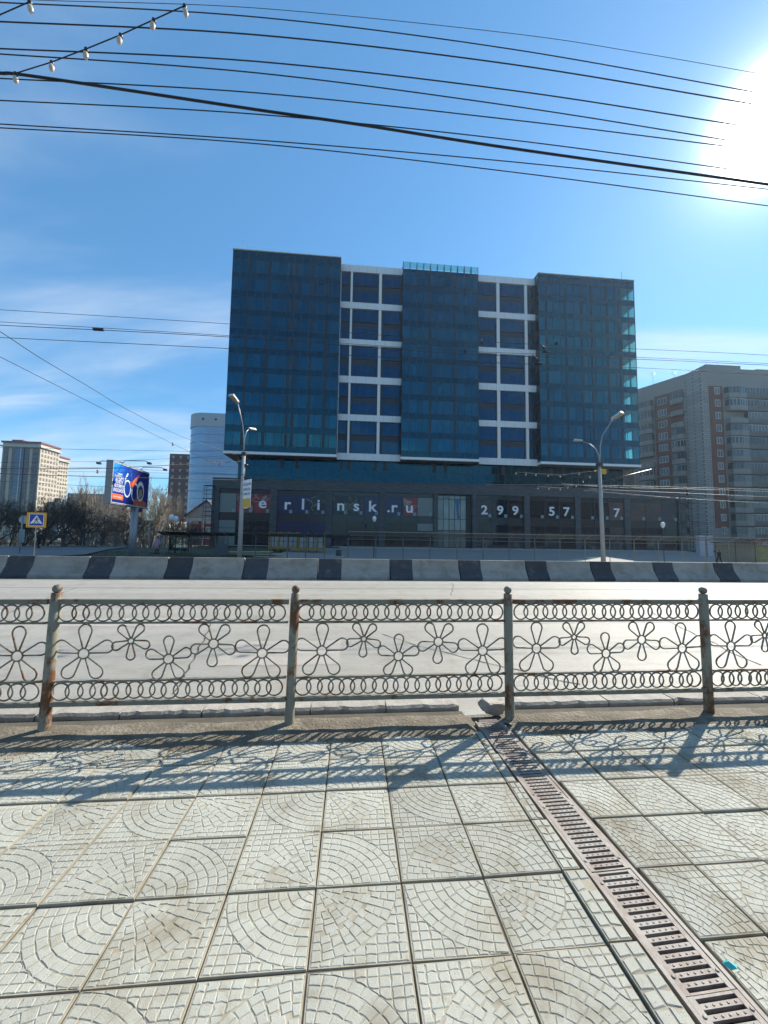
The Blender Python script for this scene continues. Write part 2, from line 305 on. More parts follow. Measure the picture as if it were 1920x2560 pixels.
# ---------------------------------------------------------------- sidewalk
PX, PY = 0.4085, 0.331
def cell_poly(p, gap, jit, seed):
    cxm = sum(q[0] for q in p) / len(p); cym = sum(q[1] for q in p) / len(p); r_ = []
    for (x, y) in p:
        dx, dy = cxm - x, cym - y; l_ = sqrt(dx * dx + dy * dy) + 1e-9; k = min(gap * 1.35 / l_, .45)
        r_.append((x + dx * k, y + dy * k))
    return r_
def slab_cells(kind, rg):
    cells = []; R0 = 0.10; RM = 0.975
    if kind == 0:
        nr = 8; w_ = (RM - R0) / nr
        cells.append([(0.0, 0.0)] + [(R0 * cos(a), R0 * sin(a)) for a in rng(0.0, pi / 2, 3)])
        for i in range(nr):
            r0 = R0 + i * w_; r1 = r0 + w_; n = max(2, round((r0 + w_ / 2) * pi / 2 / (0.135))); ph = rg.uniform(-.25, .25) / n
            es = [0.0] + [max(0.02, min(pi / 2 - .02, (k / n + ph + rg.uniform(-.06, .06) / n) * pi / 2)) for k in range(1, n)] + [pi / 2]
            for k in range(n):
                a0, a1 = es[k], es[k + 1]; am = (a0 + a1) / 2
                cells.append([(r0 * cos(a0), r0 * sin(a0)), (r1 * cos(a0), r1 * sin(a0)), (r1 * cos(am), r1 * sin(am)), (r1 * cos(a1), r1 * sin(a1)), (r0 * cos(a1), r0 * sin(a1)), (r0 * cos(am), r0 * sin(am))])
    else:
        RM = 0.93
        cells.append([(0.0, 0.0)] + [(R0 * cos(a), R0 * sin(a)) for a in rng(0.0, pi / 2, 3)])
        for (ra, rb, nw) in ((R0, 0.34, 4), (0.34, 0.62, 7), (0.62, RM, 11)):
            for j in range(nw):
                a0 = pi / 2 * j / nw; a1 = pi / 2 * (j + 1) / nw
                off = rg.uniform(.35, .65); m_ = 2 if rb - ra < .26 else 3
                br_ = [ra] + [ra + (rb - ra) * (k + (0.25 if j % 2 else -0.2) + rg.uniform(-.1, .1)) / m_ for k in range(1, m_)] + [rb + (0.025 if j % 2 else -0.02) * (1 if rb < RM else 0)]
                br_[0] = ra + ((0.025 if j % 2 else -0.02) if ra > R0 else 0)
                for k in range(len(br_) - 1):
                    r0, r1 = br_[k], br_[k + 1]
                    cells.append([(r0 * cos(a0), r0 * sin(a0)), (r1 * cos(a0), r1 * sin(a0)), (r1 * cos(a1), r1 * sin(a1)), (r0 * cos(a1), r0 * sin(a1))])
    n = 9
    for i in range(n):
        for j in range(n):
            x0, x1, y0, y1 = i / n, (i + 1) / n, j / n, (j + 1) / n
            if x1 * x1 + y1 * y1 <= RM * RM * 1.03: continue
            ring = []
            for (xa, ya, xb, yb) in ((x0, y0, x1, y0), (x1, y0, x1, y1), (x1, y1, x0, y1), (x0, y1, x0, y0)):
                for k in range(2): ring.append((xa + (xb - xa) * k / 2, ya + (yb - ya) * k / 2))
            pts = []
            for (x, y) in ring:
                d = sqrt(x * x + y * y)
                if d < RM: x, y = x / d * RM, y / d * RM
                if not pts or abs(x - pts[-1][0]) + abs(y - pts[-1][1]) > .008: pts.append((x, y))
            area = abs(sum(pts[k][0] * pts[(k + 1) % len(pts)][1] - pts[(k + 1) % len(pts)][0] * pts[k][1] for k in range(len(pts)))) / 2
            if len(pts) >= 3 and area > .0022: cells.append(pts)
    return cells
def slab_mesh(kind, flip, seed, x_cut=1.0, x_from=0.0):
    rg = random.Random(seed); mb = MB(); e = 0.012
    mb._add([(e, e, 0), (1 - e, e, 0), (1 - e, 1 - e, 0), (e, 1 - e, 0), (e * .6, e * .6, -0.006), (1 - e * .6, e * .6, -.006), (1 - e * .6, 1 - e * .6, -.006), (e * .6, 1 - e * .6, -.006),
             (e * .6, e * .6, -.05), (1 - e * .6, e * .6, -.05), (1 - e * .6, 1 - e * .6, -.05), (e * .6, 1 - e * .6, -.05)],
            [(0, 1, 2, 3), (4, 5, 1, 0), (5, 6, 2, 1), (6, 7, 3, 2), (7, 4, 0, 3), (8, 9, 5, 4), (9, 10, 6, 5), (10, 11, 7, 6), (11, 8, 4, 7)], 0)
    for p in slab_cells(kind, rg):
        jt = .005 if kind == 0 else .010
        p = [(min(1 - .022, max(.022, x + rg.uniform(-jt, jt))), min(1 - .022, max(.022, y + rg.uniform(-jt, jt)))) for x, y in p]
        o1 = cell_poly(p, 0.0035, 0, 0); o2 = cell_poly(p, 0.0105, 0, 0); hh = 0.0024 + rg.uniform(-.0006, .0006); n = len(p)
        mb._add([(x, y, 0.0003) for x, y in o1] + [(x, y, hh) for x, y in o2],
                [tuple(range(n, 2 * n))] + [(i, (i + 1) % n, (i + 1) % n + n, i + n) for i in range(n)], 1)
    if flip: mb.v = [(1 - x, 1 - y, z) for x, y, z in mb.v]
    elif flip is None: pass
    return mb
def orient(mb, fx, fy):
    mb.v = [(1 - x if fx else x, 1 - y if fy else y, z) for x, y, z in mb.v]
    if fx != fy: mb.f = [tuple(reversed(f)) for f in mb.f]
    return mb
slab_meshes = {}
for kind in (0, 1):
    for fx in (0, 1):
        for fy in (0, 1):
            for sd in (0, 1):
                mb = slab_mesh(kind, None, 11 + sd * 5 + kind)
                orient(mb, fx, fy)
                mb.v = [((x - .5) * PX, (y - .5) * PY, z) for x, y, z in mb.v]
                slab_meshes[(kind, fx, fy, sd)] = mb.mesh('paving_slab', [slabbase, slabtop])
b = MB(); b._add([(-12, -3.0, -0.034), (12, -3.0, -0.034), (12, 3.66, -0.034), (-12, 3.66, -0.034)], [(0, 1, 2, 3)])
bedm = mat('joint_soil', (0.085, 0.074, 0.055), 0.95, 0.3, 6)
sidewalk = struct(MB().box(-60, 1.10, -3.0, 3.62, -0.5, -0.020).box(1.55, 60, -3.0, 3.62, -0.5, -0.020).box(1.10, 1.55, -3, 3.62, -0.5, -0.16).build('sidewalk', bedm))
def slab_at(cx_, cy_, i, j, sc=1.0, cut=None):
    # circle centres stand at every second lattice corner; A quadrants NE and SW, B quadrants NW and SE
    ci = i % 2; cj = j % 2                 # 0: centre at slab's low side, 1: at its high side
    kind = 0 if ci == cj else 1
    me = slab_meshes[(kind, ci, cj, random.randint(0, 1))]
    o = link('paving_slab', me, sidewalk, (cx_, cy_, random.uniform(-.003, .003) + .007 * ((j + 8) // 2 - 4)))
    o.rotation_euler = (radians(random.uniform(-.45, .45)), radians(random.uniform(-.4, .4)), radians(random.uniform(-.5, .5)))
    if sc != 1.0: o.scale = (sc, 1, 1)
    return o
ROW0 = 2.54
nsl = 0
for j in range(-7, 2):
    yc = ROW0 + (j + .5) * PY
    for i in range(-11, 3):
        xc = -0.137 + (i + .5) * PX
        if abs(xc) > 1.2 + abs(yc) * 1.35 + .8 or yc < .75: continue
        slab_at(xc, yc + random.uniform(-.003, .003), i, j); nsl += 1
# cut strip beside the drain
def cut_slab(x0, x1, yc, seed):
    rg = random.Random(seed); mb = MB(); hh = PY / 2 - .004
    mb.box(x0 + .004, x1 - .003, yc - hh, yc + hh, -.05, 0.0, 0)
    nx = max(1, round((x1 - x0) / .052)); ny = 6
    for a in range(nx):
        for c2 in range(ny):
            xa = x0 + .006 + (x1 - x0 - .01) * a / nx; xb = x0 + .006 + (x1 - x0 - .01) * (a + 1) / nx
            ya = yc - hh + 2 * hh * c2 / ny; yb = ya + 2 * hh / ny; g = .003; s_ = rg.uniform(-.006, .006)
            if rg.random() < .06: continue
            mb._add([(xa + g, ya + g + s_, .0003), (xb - g, ya + g - s_, .0003), (xb - g, yb - g - s_, .0003), (xa + g, yb - g + s_, .0003), (xa + g * 2.2, ya + g * 2.2 + s_, .004), (xb - g * 2.2, ya + g * 2.2 - s_, .004), (xb - g * 2.2, yb - g * 2.2 - s_, .004), (xa + g * 2.2, yb - g * 2.2 + s_, .004)],
                    [(4, 5, 6, 7), (0, 1, 5, 4), (1, 2, 6, 5), (2, 3, 7, 6), (3, 0, 4, 7)], 1)
    return mb.build('paving_slab', [slabbase, slabtop], sidewalk)
def dcx(y): return 1.333 - .04 * (y - 1.86)
for j in range(-6, 2):
    yy_ = ROW0 + (j + .5) * PY
    cut_slab(1.088, max(1.115, dcx(yy_) - .138), yy_, j + 50)
    xl = dcx(yy_) + .150; slab_at((xl + 1.79) / 2, yy_ - .01, 0, j + 1, (1.79 - xl) / PX)
for j in range(-7, 2):
    yc = ROW0 - .01 + (j + .5) * PY
    for i in range(0, 9):
        xc = 1.795 + (i + .5) * PX * .96
        if abs(xc) > 1.6 + abs(yc) * 1.45 + .8 or yc < .75: continue
        slab_at(xc, yc, i + 1, j + 1, .96)
# dirt strip under the fence, uneven
b = MB(); xs = rng(-14, 14, 240); ys = [3.02, 3.07, 3.12, 3.18, 3.26, 3.36, 3.46, 3.56, 3.64, 3.70]; nx = len(xs)
vs = []
for jy, y in enumerate(ys):
    for x in xs:
        e = 0.16 * noise.noise(Vector((x * 1.4, 0, 5))) + .06 * noise.noise(Vector((x * 6, 2, 1)))
        yy = y + e * (1 - jy / 7 if jy < 7 else 0)
        z = -0.022 + min(jy, 3) * 0.012 + 0.016 * noise.noise(Vector((x * 3, y * 5, 0))) + 0.008 * noise.noise(Vector((x * 11, y * 14, 3)))
        z -= .062 * sstep((y - 3.46) / .14) - .006
        if 1.10 < x < 1.42: z = min(z, -0.030) - (0.02 if jy < 8 else .05)
        vs.append((x, yy, z))
b._add(vs, [(j * nx + i, j * nx + i + 1, (j + 1) * nx + i + 1, (j + 1) * nx + i) for j in range(len(ys) - 1) for i in range(nx - 1)], 0, True)
verge = struct(b.build('verge_dirt', dirt))
# pebbles and crumbs lying on the verge
b = MB(); rg = random.Random(4)
for k in range(900):
    x = rg.uniform(-5, 6); y = rg.choice((rg.uniform(3.0, 3.66), rg.gauss(3.62, .05))); r_ = rg.uniform(.002, .008) * (2.0 if rg.random() < .05 else 1)
    if 1.17 < x < 1.48 or y > 3.68: continue
    z = 0.010 - .062 * sstep((y - 3.46) / .14)
    vs = [(x + r_ * rg.uniform(.6, 1.3) * a, y + r_ * rg.uniform(.6, 1.3) * c2, z + r_ * .7 * d) for a, c2, d in ((1, 0, 0), (0, 1, 0), (-1, 0, 0), (0, -1, 0), (0, 0, 1), (0, 0, -1))]
    b._add(vs, [(0, 1, 4), (1, 2, 4), (2, 3, 4), (3, 0, 4), (1, 0, 5), (2, 1, 5), (3, 2, 5), (0, 3, 5)])
tag(b.build('gravel', mat('pebble', (0.23, 0.21, 0.18), 0.9, .3, 30)), 'loose pebbles and crumbs scattered over the dirt verge', 'gravel', kind='stuff')
# kerb stones
kerb = struct(MB().box(-60, 60, 3.70, 3.80, -0.5, -0.11).build('kerb', conc))
kst = mat('kerb_stone', (0.31, 0.285, 0.25), 0.9, 0.2, 7.0, 0.006, 40, rnd=.1)
x = -9.0; rg = random.Random(3)
while x < 9.5:
    ln = rg.choice((1.0, 1.0, .72)); x1 = x + ln
    if x < 1.12 < x1: x1 = 1.10
    if 1.08 <= x < 1.3: x = 1.66; continue
    mb = MB(); n = max(3, int((x1 - x) / .06)); y0, y1 = 3.67, 3.84; ring = []
    for i in range(n + 1):
        xx = x + .006 + (x1 - x - .012) * i / n; nz_ = noise.noise(Vector((xx * 5, 1, 9))); n2 = noise.noise(Vector((xx * 14, 4, 2)))
        top = 0.018 + .006 * nz_ + .006 * n2; fr = .035 * max(0, n2 + nz_ * .6); endd = .04 if (i == n and abs(x1 - 1.10) < .01) else 0
        ring.append([(xx, y0 + fr, -.12), (xx, y0 + fr, top - .022), (xx, y0 + .02 + fr + endd, top), (xx, y1 - .015, top - endd), (xx, y1, top - .015 - endd), (xx, y1, -.2)])
    vs = [p for r_ in ring for p in r_]; fs = [(i * 6 + k, i * 6 + k + 1, (i + 1) * 6 + k + 1, (i + 1) * 6 + k) for i in range(n) for k in range(5)]
    fs = [tuple(reversed(f)) for f in fs]
    fs += [tuple(range(6)), tuple(reversed(range(n * 6, n * 6 + 6)))]
    mb._add(vs, fs); mb.build('kerb_stone', kst, kerb); x = x1 + .004
# broken kerb chunk
bm = bmesh.new(); bmesh.ops.create_icosphere(bm, subdivisions=3, radius=1)
for v in bm.verts:
    v.co = Vector((round(v.co.x * 1.35, 3) if abs(v.co.x) < .72 else .78 * (1 if v.co.x > 0 else -1) + v.co.x * .25, max(-.8, min(.8, v.co.y * 1.2)), max(-.7, min(.75, v.co.z * 1.2))))
    v.co *= 1 + .22 * noise.noise(v.co * 2.2 + Vector((3, 1, 7)))
    v.co = Vector((v.co.x * .112, v.co.y * .085, v.co.z * .075))
me = bpy.data.meshes.new('kerb_chunk'); bm.to_mesh(me); bm.free(); me.materials.append(kst)
o = link('kerb_chunk', me, None, (1.40, 3.60, .03)); o.rotation_euler = (.1, .15, .25)
tag(o, 'broken grey lump of kerb lying beside the drain at the foot of the fence', 'rubble')

# ---------------------------------------------------------------- drain channel
def dcx(y): return 1.333 - .04 * (y - 1.86)
dr = empty('drain_channel', (1.333, 1.86, 0), atan(.04)); tag(dr, 'long rusty slotted iron drain channel running across the pavement', 'drain')
MB().box(-.125, -.108, -1.06, 1.52, -.14, .002).box(.108, .125, -1.06, 1.52, -.14, .002).build('frame', rust, dr)
MB().box(-.108, .108, -1.06, 1.52, -.155, -.14).build('channel_bed', mat('channel_dark', (0.018, 0.015, 0.013), 0.9), dr)  # near-black bed below the slots
def grate_mesh():
    mb = MB(); Ln = .4975; mb.box(-.107, -.082, .001, Ln, -.016, 0).box(.082, .107, .001, Ln, -.016, 0)
    n = 16; p = Ln / n
    for k in range(n + 1):
        y = k * p; hw = .0085
        a, c2 = max(.001, y - hw), min(Ln, y + hw); mb.box(-.082, .082, a, c2, -.016, -.001)
        if 0 < k < n:
            for q in range(5):
                xx = -.06 + q * .03; mb.box(xx - .0035, xx + .0035, y - .0035, y + .0035, -.001, .0018, taper=.0012)
    for (sx, yy) in ((-1, .06), (1, .06), (-1, .44), (1, .44)): mb.lathe([(.007, 0), (.007, .003), (.004, .0035)], (sx * .095, yy, 0), 8)
    return mb.mesh('grate', rust)
gm = grate_mesh()
for k in range(5): 
    o = link('grate', gm, dr, (random.uniform(-.0015, .0015), -1.0 + k * .5, random.uniform(-.002, .002)))
# broken grate end with tilted bars near the fence
mb = MB()
for k in range(3): mb.box(-.09 + .01 * k, .10, 1.505 + k * .02, 1.516 + k * .02, -.02, -.006)
mb.build('loose_bar', rust, dr)
# wrapper
b = MB(); b._add([(0, 0, .004), (.022, .004, .012), (.05, -.012, .006), (.034, -.03, .014), (.012, -.026, .005), (.02, -.01, .02)], [(0, 1, 5), (1, 2, 5), (2, 3, 5), (3, 4, 5), (4, 0, 5)])
tag(b.build('sweet_wrapper', mat('teal_foil', (0.05, 0.42, 0.40), 0.3), None, (dcx(1.44) + .133, 1.44, 0.0)), 'small crumpled teal wrapper beside the drain', 'litter')
# ---------------------------------------------------------------- ornamental fence
FY = 3.40
fence = empty('ornamental_fence', (0, FY, 0)); tag(fence, 'grey rusty iron street railing with rows of rings and wire flowers', 'fence')
SP = 2.005; P0 = -0.517
postxs = [P0 + SP * k for k in range(-4, 6)]
for k, px in enumerate(postxs):
    mb = MB(); mb.lathe([(.044, -.12), (.043, .02), (.041, .3), (.041, 1.095), (.038, 1.10), (.038, 1.142), (.034, 1.147)], n=12)
    o = mb.build('post', paint_r, fence, (px, 0, 0)); o.rotation_euler = (0, radians([.2, -.4, .5, 1.1, 1.2, -.5, -.4, .3, 0, 0][k] * .8), 0)
    mb = MB(); mb.lathe([(.012, 1.147), (.030, 1.158), (.036, 1.178), (.032, 1.198), (.018, 1.212), (.004, 1.216)], n=14); mb.build('ball_cap', paint, o)
    mb = MB(); rg = random.Random(k); n = 14
    vs = [(0, 0, .012)]; 
    for a in range(n):
        r_ = rg.uniform(.07, .11); vs.append((r_ * cos(2 * pi * a / n), r_ * sin(2 * pi * a / n), .001))
    mb._add(vs, [(0, 1 + a, 1 + (a + 1) % n) for a in range(n)], 0, True); mb.build('mortar_collar', dirt, o)
def loop_mesh(pts, r, m, n=6): return MB().tube(pts, r, n, closed=True).mesh('loop', m)
RR = .0074
ring_me = MB().tube([(.069 * cos(a), 0, .069 * sin(a)) for a in [2 * pi * k / 28 for k in range(28)]], RR, 6, closed=True).mesh('ring', paint)
def petal_pts(L0, L1, rt_):
    yc = L1 - rt_; b0 = .010; pts = [(-b0, 0, L0)]
    d = yc - L0; al = math.asin(min(.95, (rt_ - b0) / d))          # straight sides run into a round tip
    for k in range(19):
        a = pi + al - (pi + 2 * al) * k / 18; pts.append((rt_ * cos(a), 0, yc + rt_ * sin(a)))
    pts.append((b0, 0, L0)); m0 = Vector(pts[0]).lerp(Vector(pts[1]), .5); return [pts[0], tuple(m0)] + pts[1:]
def petal_mesh(L0, L1, wd): return MB().tube(petal_pts(L0, L1, wd), RR, 6, caps=True).mesh('petal', paint)
kinds = {'big': (.043, .245, .052, petal_mesh(.041, .243, .053)), 'small': (.023, .155, .04, petal_mesh(.022, .160, .035)), 'mid': (.041, .19, .045, petal_mesh(.039, .195, .043))}
hubs = {k: MB().tube([(v[0] * cos(a), 0, v[0] * sin(a)) for a in [2 * pi * q / 20 for q in range(20)]], RR, 6, closed=True).mesh('hub_ring', paint) for k, v in kinds.items()}
nring = 0
for k in range(len(postxs) - 1):
    xa, xb = postxs[k], postxs[k + 1]
    if xb < -6.4 or xa > 6.6: pass
    for (z0, z1, dy) in ((1.050, 1.092, .022), (.884, .900, .016), (.402, .418, .016), (.208, .243, .022)):
        sl_ = -.012 if z1 < .5 else -0.006
        mb = MB(); ya = (xb - xa) / 2 - .04
        mb.box(-ya, ya, -dy, dy, z0, z1); o = mb.build('rail', paint, fence, ((xa + xb) / 2, 0, 0)); o.rotation_euler = (0, radians(random.uniform(-.12, .12)), 0)
    for zc, x_off in ((.976, .118), (.325, .112)):
        for q in range(19):
            if nring >= 300: break
            if -6.6 < xa + x_off < 6.6:
                o = link('ring', ring_me, fence, (xa + x_off + q * .0975 + random.uniform(-.003, .003), random.choice((-.006, .006)), zc + random.uniform(-.002, .002)))
                o.rotation_euler = (0, random.uniform(0, 6), radians(random.uniform(-3, 3))); nring += 1
    for (dx, zc, kd, dirn) in ((.268, .636, 'big', 1), (.643, .738, 'small', -1), (.961, .582, 'mid', 1), (1.331, .707, 'mid', -1), (1.751, .622, 'big', 1)):
        f = link('flower', hubs[kd], fence, (xa + dx, 0, zc)); f.rotation_euler = (0, radians(random.uniform(-3, 3)), 0)
        for p in range(5):
            o = link('petal', kinds[kd][3], f); o.rotation_euler = (0, 2 * pi * p / 5 + (0 if dirn > 0 else pi), 0)
# ---------------------------------------------------------------- concrete barrier blocks
prof = [(15.60, -.12), (15.60, .0), (15.68, .10), (15.85, .36), (15.93, .74), (16.07, .74), (16.15, .36), (16.32, .10), (16.40, .0), (16.40, -.12)]
wc = mat('barrier_concrete', (0.27, 0.27, 0.25), 0.85, 0.16, 2.2, 0.004, 50, rnd=.08, col2=(0.22, 0.21, 0.19), th=(.47, .68), stretch=(.6, 1, 1.6)); wear(wc, .8)
sil = mat('barrier_paint_black', (0.035, 0.04, 0.05), 0.75, 0.25, 4.0, 0.003, 60, rnd=.25, col2=(0.11, 0.11, 0.105), th=(.54, .72))
bw_ = MB().xprism(prof, .98, 3.028).mesh('concrete_body', wc); bk_ = MB().xprism(prof, .02, .978).mesh('painted_end', sil)
def shift(me, y, z): me.transform(Matrix.Translation((0, -16.0, .12))); return me
shift(bw_, 0, 0); shift(bk_, 0, 0)
side = ['by the crossing sign at the far left', 'left of the billboard post', 'below the billboard', 'just left of the left lamp post', 'at the foot of the left lamp post', 'in front of the yellow crates', 'in front of the letters ns', 'in front of the glass entrance', 'in front of the number 299', 'just left of the right lamp post', 'at the foot of the right lamp post', 'in front of the shelter at far right', 'at the right edge', 'past the right edge']
ST = 'barrier_block'
bx0 = [-16.68 + 3.055 * k for k in range(13)]
names_ = ['concrete barrier block with dark painted left end, leftmost of the row below the crossing sign', 'concrete barrier block with dark end left of the billboard post', 'concrete barrier block with dark end directly below the billboard post', 'concrete barrier block with dark end below the pink-coated woman',
          'concrete barrier block with dark end just right of the left lamp post', 'concrete barrier block with dark end below the yellow crate racks', 'concrete barrier block with dark end below the letters n s k', 'concrete barrier block with dark end below the glass entrance', 'concrete barrier block with dark end below the number 299',
          'concrete barrier block with dark end ending at the right lamp post', 'concrete barrier block with dark end just right of the right lamp post', 'concrete barrier block with dark end left of the walking person at right', 'concrete barrier block with dark end at the right edge of the photo']
for k, x in enumerate(bx0):
    e = empty('barrier_block', (x, 16.0, -.12), radians(random.uniform(-.12, .12)))
    tag(e, names_[k], 'barrier', 'striped concrete barrier blocks along the road')
    link('concrete_body', bw_, e); link('painted_end', bk_, e)
# ================================================================ MAIN OFFICE BUILDING
gl_v = glass_mat('glass_vision', (0.22, 0.42, 0.48), (0.08, 0.46, 0.64), 0.16)
gl_c = glass_mat('glass_clear_teal', (0.66, 0.84, 0.78), (0.3, 0.7, 0.9), 0.10)
gl_s = mat('glass_spandrel', (0.002, 0.015, 0.026), 0.06, 0.0, rnd=.25, spec=0.9, ior=1.6)
gl_s.node_tree.nodes['Principled BSDF'].inputs['Specular Tint'].default_value = (0.09, 0.45, 0.64, 1)
gl_p = mat('glass_shop', (0.006, 0.014, 0.024), 0.03, 0.0, rnd=.3, spec=0.35)
brickd = brick_mat('dark_clinker_brick', (0.12, 0.122, 0.13), (0.075, 0.078, 0.085), (0.045, 0.047, 0.05), 0.9, 0.16, 0.02)
B = empty('office_building', (0, 61, 0)); tag(B, 'large dark blue glass office building with three projecting glass blocks and white grid facade', 'building')
inner = mat('interior_wall', (0.20, 0.23, 0.27), 0.8, 0.2, 1.0); slabm = mat('floor_slab', (0.16, 0.17, 0.18), 0.8)
curtain = mat('pale_blind', (0.62, 0.68, 0.70), 0.7)
panes = []; spans = []        # (x0,x1,y,z0,z1, clear)
ZB = 15.8; FH = 3.375; VH = 2.3; SPN = 1.075
def block(X0, X1, ncol, rl, rr, top, depth=14, name='tower_core'):
    y0 = 62.0; rtop = top; top = 50.2 if 8 < X0 < 9 else top
    core = MB().box(X0 + .12 + rl, X1 - .12 - rr, y0 + .55, y0 + depth, 15.3, top - .15)
    if rl: core.box(X0 + .12, X0 + .12 + rl, y0 + 6, y0 + depth, 15.3, top - .15)
    if rr: core.box(X1 - .12 - rr, X1 - .12, y0 + 7.5, y0 + depth, 15.3, top - .15)
    c = core.build(name, inner, B, (0, -61, 0))
    fl = MB()
    for k in range(11):
        za = ZB + FH * k + .08; zb = za + SPN - .2
        if k == 10: zb = top - .2
        fl.box(X0 + .1, X1 - .1, y0 + .10, y0 + (8 if (rl or rr) else .6), za, zb)
    fl.build('floor_slab', slabm, B, (0, -61, 0))
    cw = (X1 - X0) / ncol
    for k in range(11):
        za = ZB + FH * k; zc = za + SPN
        for i in range(ncol):
            ze = zc if k < 10 else top - .06
            spans.append((X0 + i * cw, X0 + (i + 1) * cw, y0, za, ze))
            if k < 10: panes.append((X0 + i * cw, X0 + (i + 1) * cw, y0, zc, zc + VH, X0 + i * cw >= X1 - rr - .1))
    # mullions
    for i in range(ncol + 1): MB().box(X0 + i * cw - .035, X0 + i * cw + .035, y0 - .03, y0 + .09, ZB - .02, rtop).build('mullion', darkm, B, (0, -61, 0))
    for k in range(11):
        for z in (ZB + FH * k, ZB + FH * k + SPN):
            if z < top - .3: MB().box(X0, X1, y0 - .018, y0 + .07, z - .03, z + .03).build('transom', darkm, B, (0, -61, 0))
    # white sill under the block, soffit and side walls
    MB().box(X0 - .12, X1 + .12, y0 - .14, y0 + depth, 15.34, ZB - .022).build('white_sill', white_p, B, (0, -61, 0))
    MB().box(X0 - .06, X1 + .06, y0 - .08, y0 + depth, 15.25, 15.338).build('soffit', mat('soffit_grey', (0.16, 0.16, 0.16), .8), B, (0, -61, 0))
    return cw
for (X0, X1, nc, rl, rr, top) in ((-21.5, -3.02, 14, 1.32, 0, 51.15), (8.15, 21.95, 11, 0, 0, 51.45), (33.42, 52.3, 14, 0, 2.70, 51.2)):
    cw = block(X0, X1, nc, rl, rr, top)
    if nc == 14:
        MB().box(X0 - .1, X1 + .1, 61.86, 76.0, top, top + .14).build('roof_cap', mat('roof_trim', (0.5, 0.6, 0.58), .5), B, (0, -61, 0))
        for xx, sgn in ((X0, -1), (X1, 1)):
            if sgn == 1 and X0 > 0: continue
            if sgn == 1 or X0 > 0 or True:
                pass
    # side faces in glass
    for xx in (X0, X1):
        clear = (xx == X1 and rr > 0)
        n = 10; a = MB(); v = MB(); m2 = MB()
        for k in range(11):
            za = ZB + FH * k; ze = za + SPN if k < 10 else top - .06
            a.box(xx - .015, xx + .015, 62.05, 75.9, za + .02, ze - .02)
            if k < 10: v.box(xx - .012, xx + .012, 62.05, 75.9, ze + .03, ze + VH - .03)
            m2.box(xx - .04, xx + .04, 62.03, 76, za - .03, za + .03)
        for i in range(n + 1): m2.box(xx - .045, xx + .045, 62.02 + i * 1.39, 62.09 + i * 1.39, ZB, top)
        if 8 < xx < 22: a.v = [(x, y, min(z, 50.2)) for x, y, z in a.v]
        a.build('side_spandrel', gl_s, B, (0, -61, 0)); v.build('side_glass', gl_c if clear else gl_v, B, (0, -61, 0)); m2.build('side_mullion', darkm, B, (0, -61, 0))
# the pale columns and blinds behind the clear corners and behind the middle block's glass
bl = MB(); rg = random.Random(5)
for k in range(10):
    z = ZB + FH * k + SPN
    for q in range(3): 
        if rg.random() < .75: bl.box(-21.1 + q * .36, -20.98 + q * .36, 62.35, 62.4, z + .05, z + VH * rg.uniform(.75, .98))
bl.build('blind', curtain, B, (0, -61, 0))
dimb = mat('office_blind', (0.30, 0.34, 0.36), .8)
for k in range(45):
    X0_, cw_, n_ = rg.choice(((-21.5, 1.32, 14), (8.15, 1.2545, 11), (33.42, 1.3486, 12))); i_ = rg.randrange(n_); z = ZB + FH * rg.choice((0, 0, 1, 1, 2, 3, 4, 5, 6, 7, 8, 9)) + SPN; hh_ = rg.uniform(.5, 1.9)
    MB().box(X0_ + cw_ * i_ + .12, X0_ + cw_ * (i_ + 1) - .12, 62.22 + rg.random() * .2, 62.23 + .2, z + VH - .05 - hh_, z + VH - .05).build('blind', dimb, B, (0, -61, 0))
# dark vent strips in the window rows
vent = MB().box(-.23, .23, -.035, -.012, .04, VH - .04).mesh('vent_panel', darkpanel)
for k in range(10):
    z = ZB + FH * k + SPN
    for x in (-18.75, -15.35, -11.55, -10.6, -7.9, -5.25, 13.2, 17.6, 34.9, 38.6, 41.7, 43.6, 46.7, 49.1):
        link('vent_panel', vent, B, (x, 1.0, z))
    for x in (10.9, 15.4, 19.9):               # window frames glimpsed inside the middle block
        w_ = MB(); x0, x1, z0, z1 = x - .75, x + .75, z - .5, z + 1.9
        for (a_, b_, c_, d_) in ((x0, x0 + .1, z0, z1), (x1 - .1, x1, z0, z1), (x - .05, x + .05, z0, z1), (x0, x1, z0, z0 + .1), (x0, x1, z1 - .1, z1), (x0, x1, z + .3, z + .38)): w_.box(a_, b_, 62.46, 62.54, c_, d_)
        w_.box(x0 + .1, x - .05, 62.50, 62.54, z + .4, z1 - .1)
        w_.build('inner_window', curtain, B, (0, -61, 0))
# middle block glass parapet with steel fins
for i in range(11):
    x = 8.15 + i * 13.8 / 11
    MB().box(x + .03, x + 13.8 / 11 - .03, 61.985, 62.01, 50.25, 51.43).build('parapet_glass', gl_c, B, (0, -61, 0))
    MB().box(x - .03, x + .03, 62.03, 62.7, 50.2, 51.45).build('parapet_fin', darkm, B, (0, -61, 0))
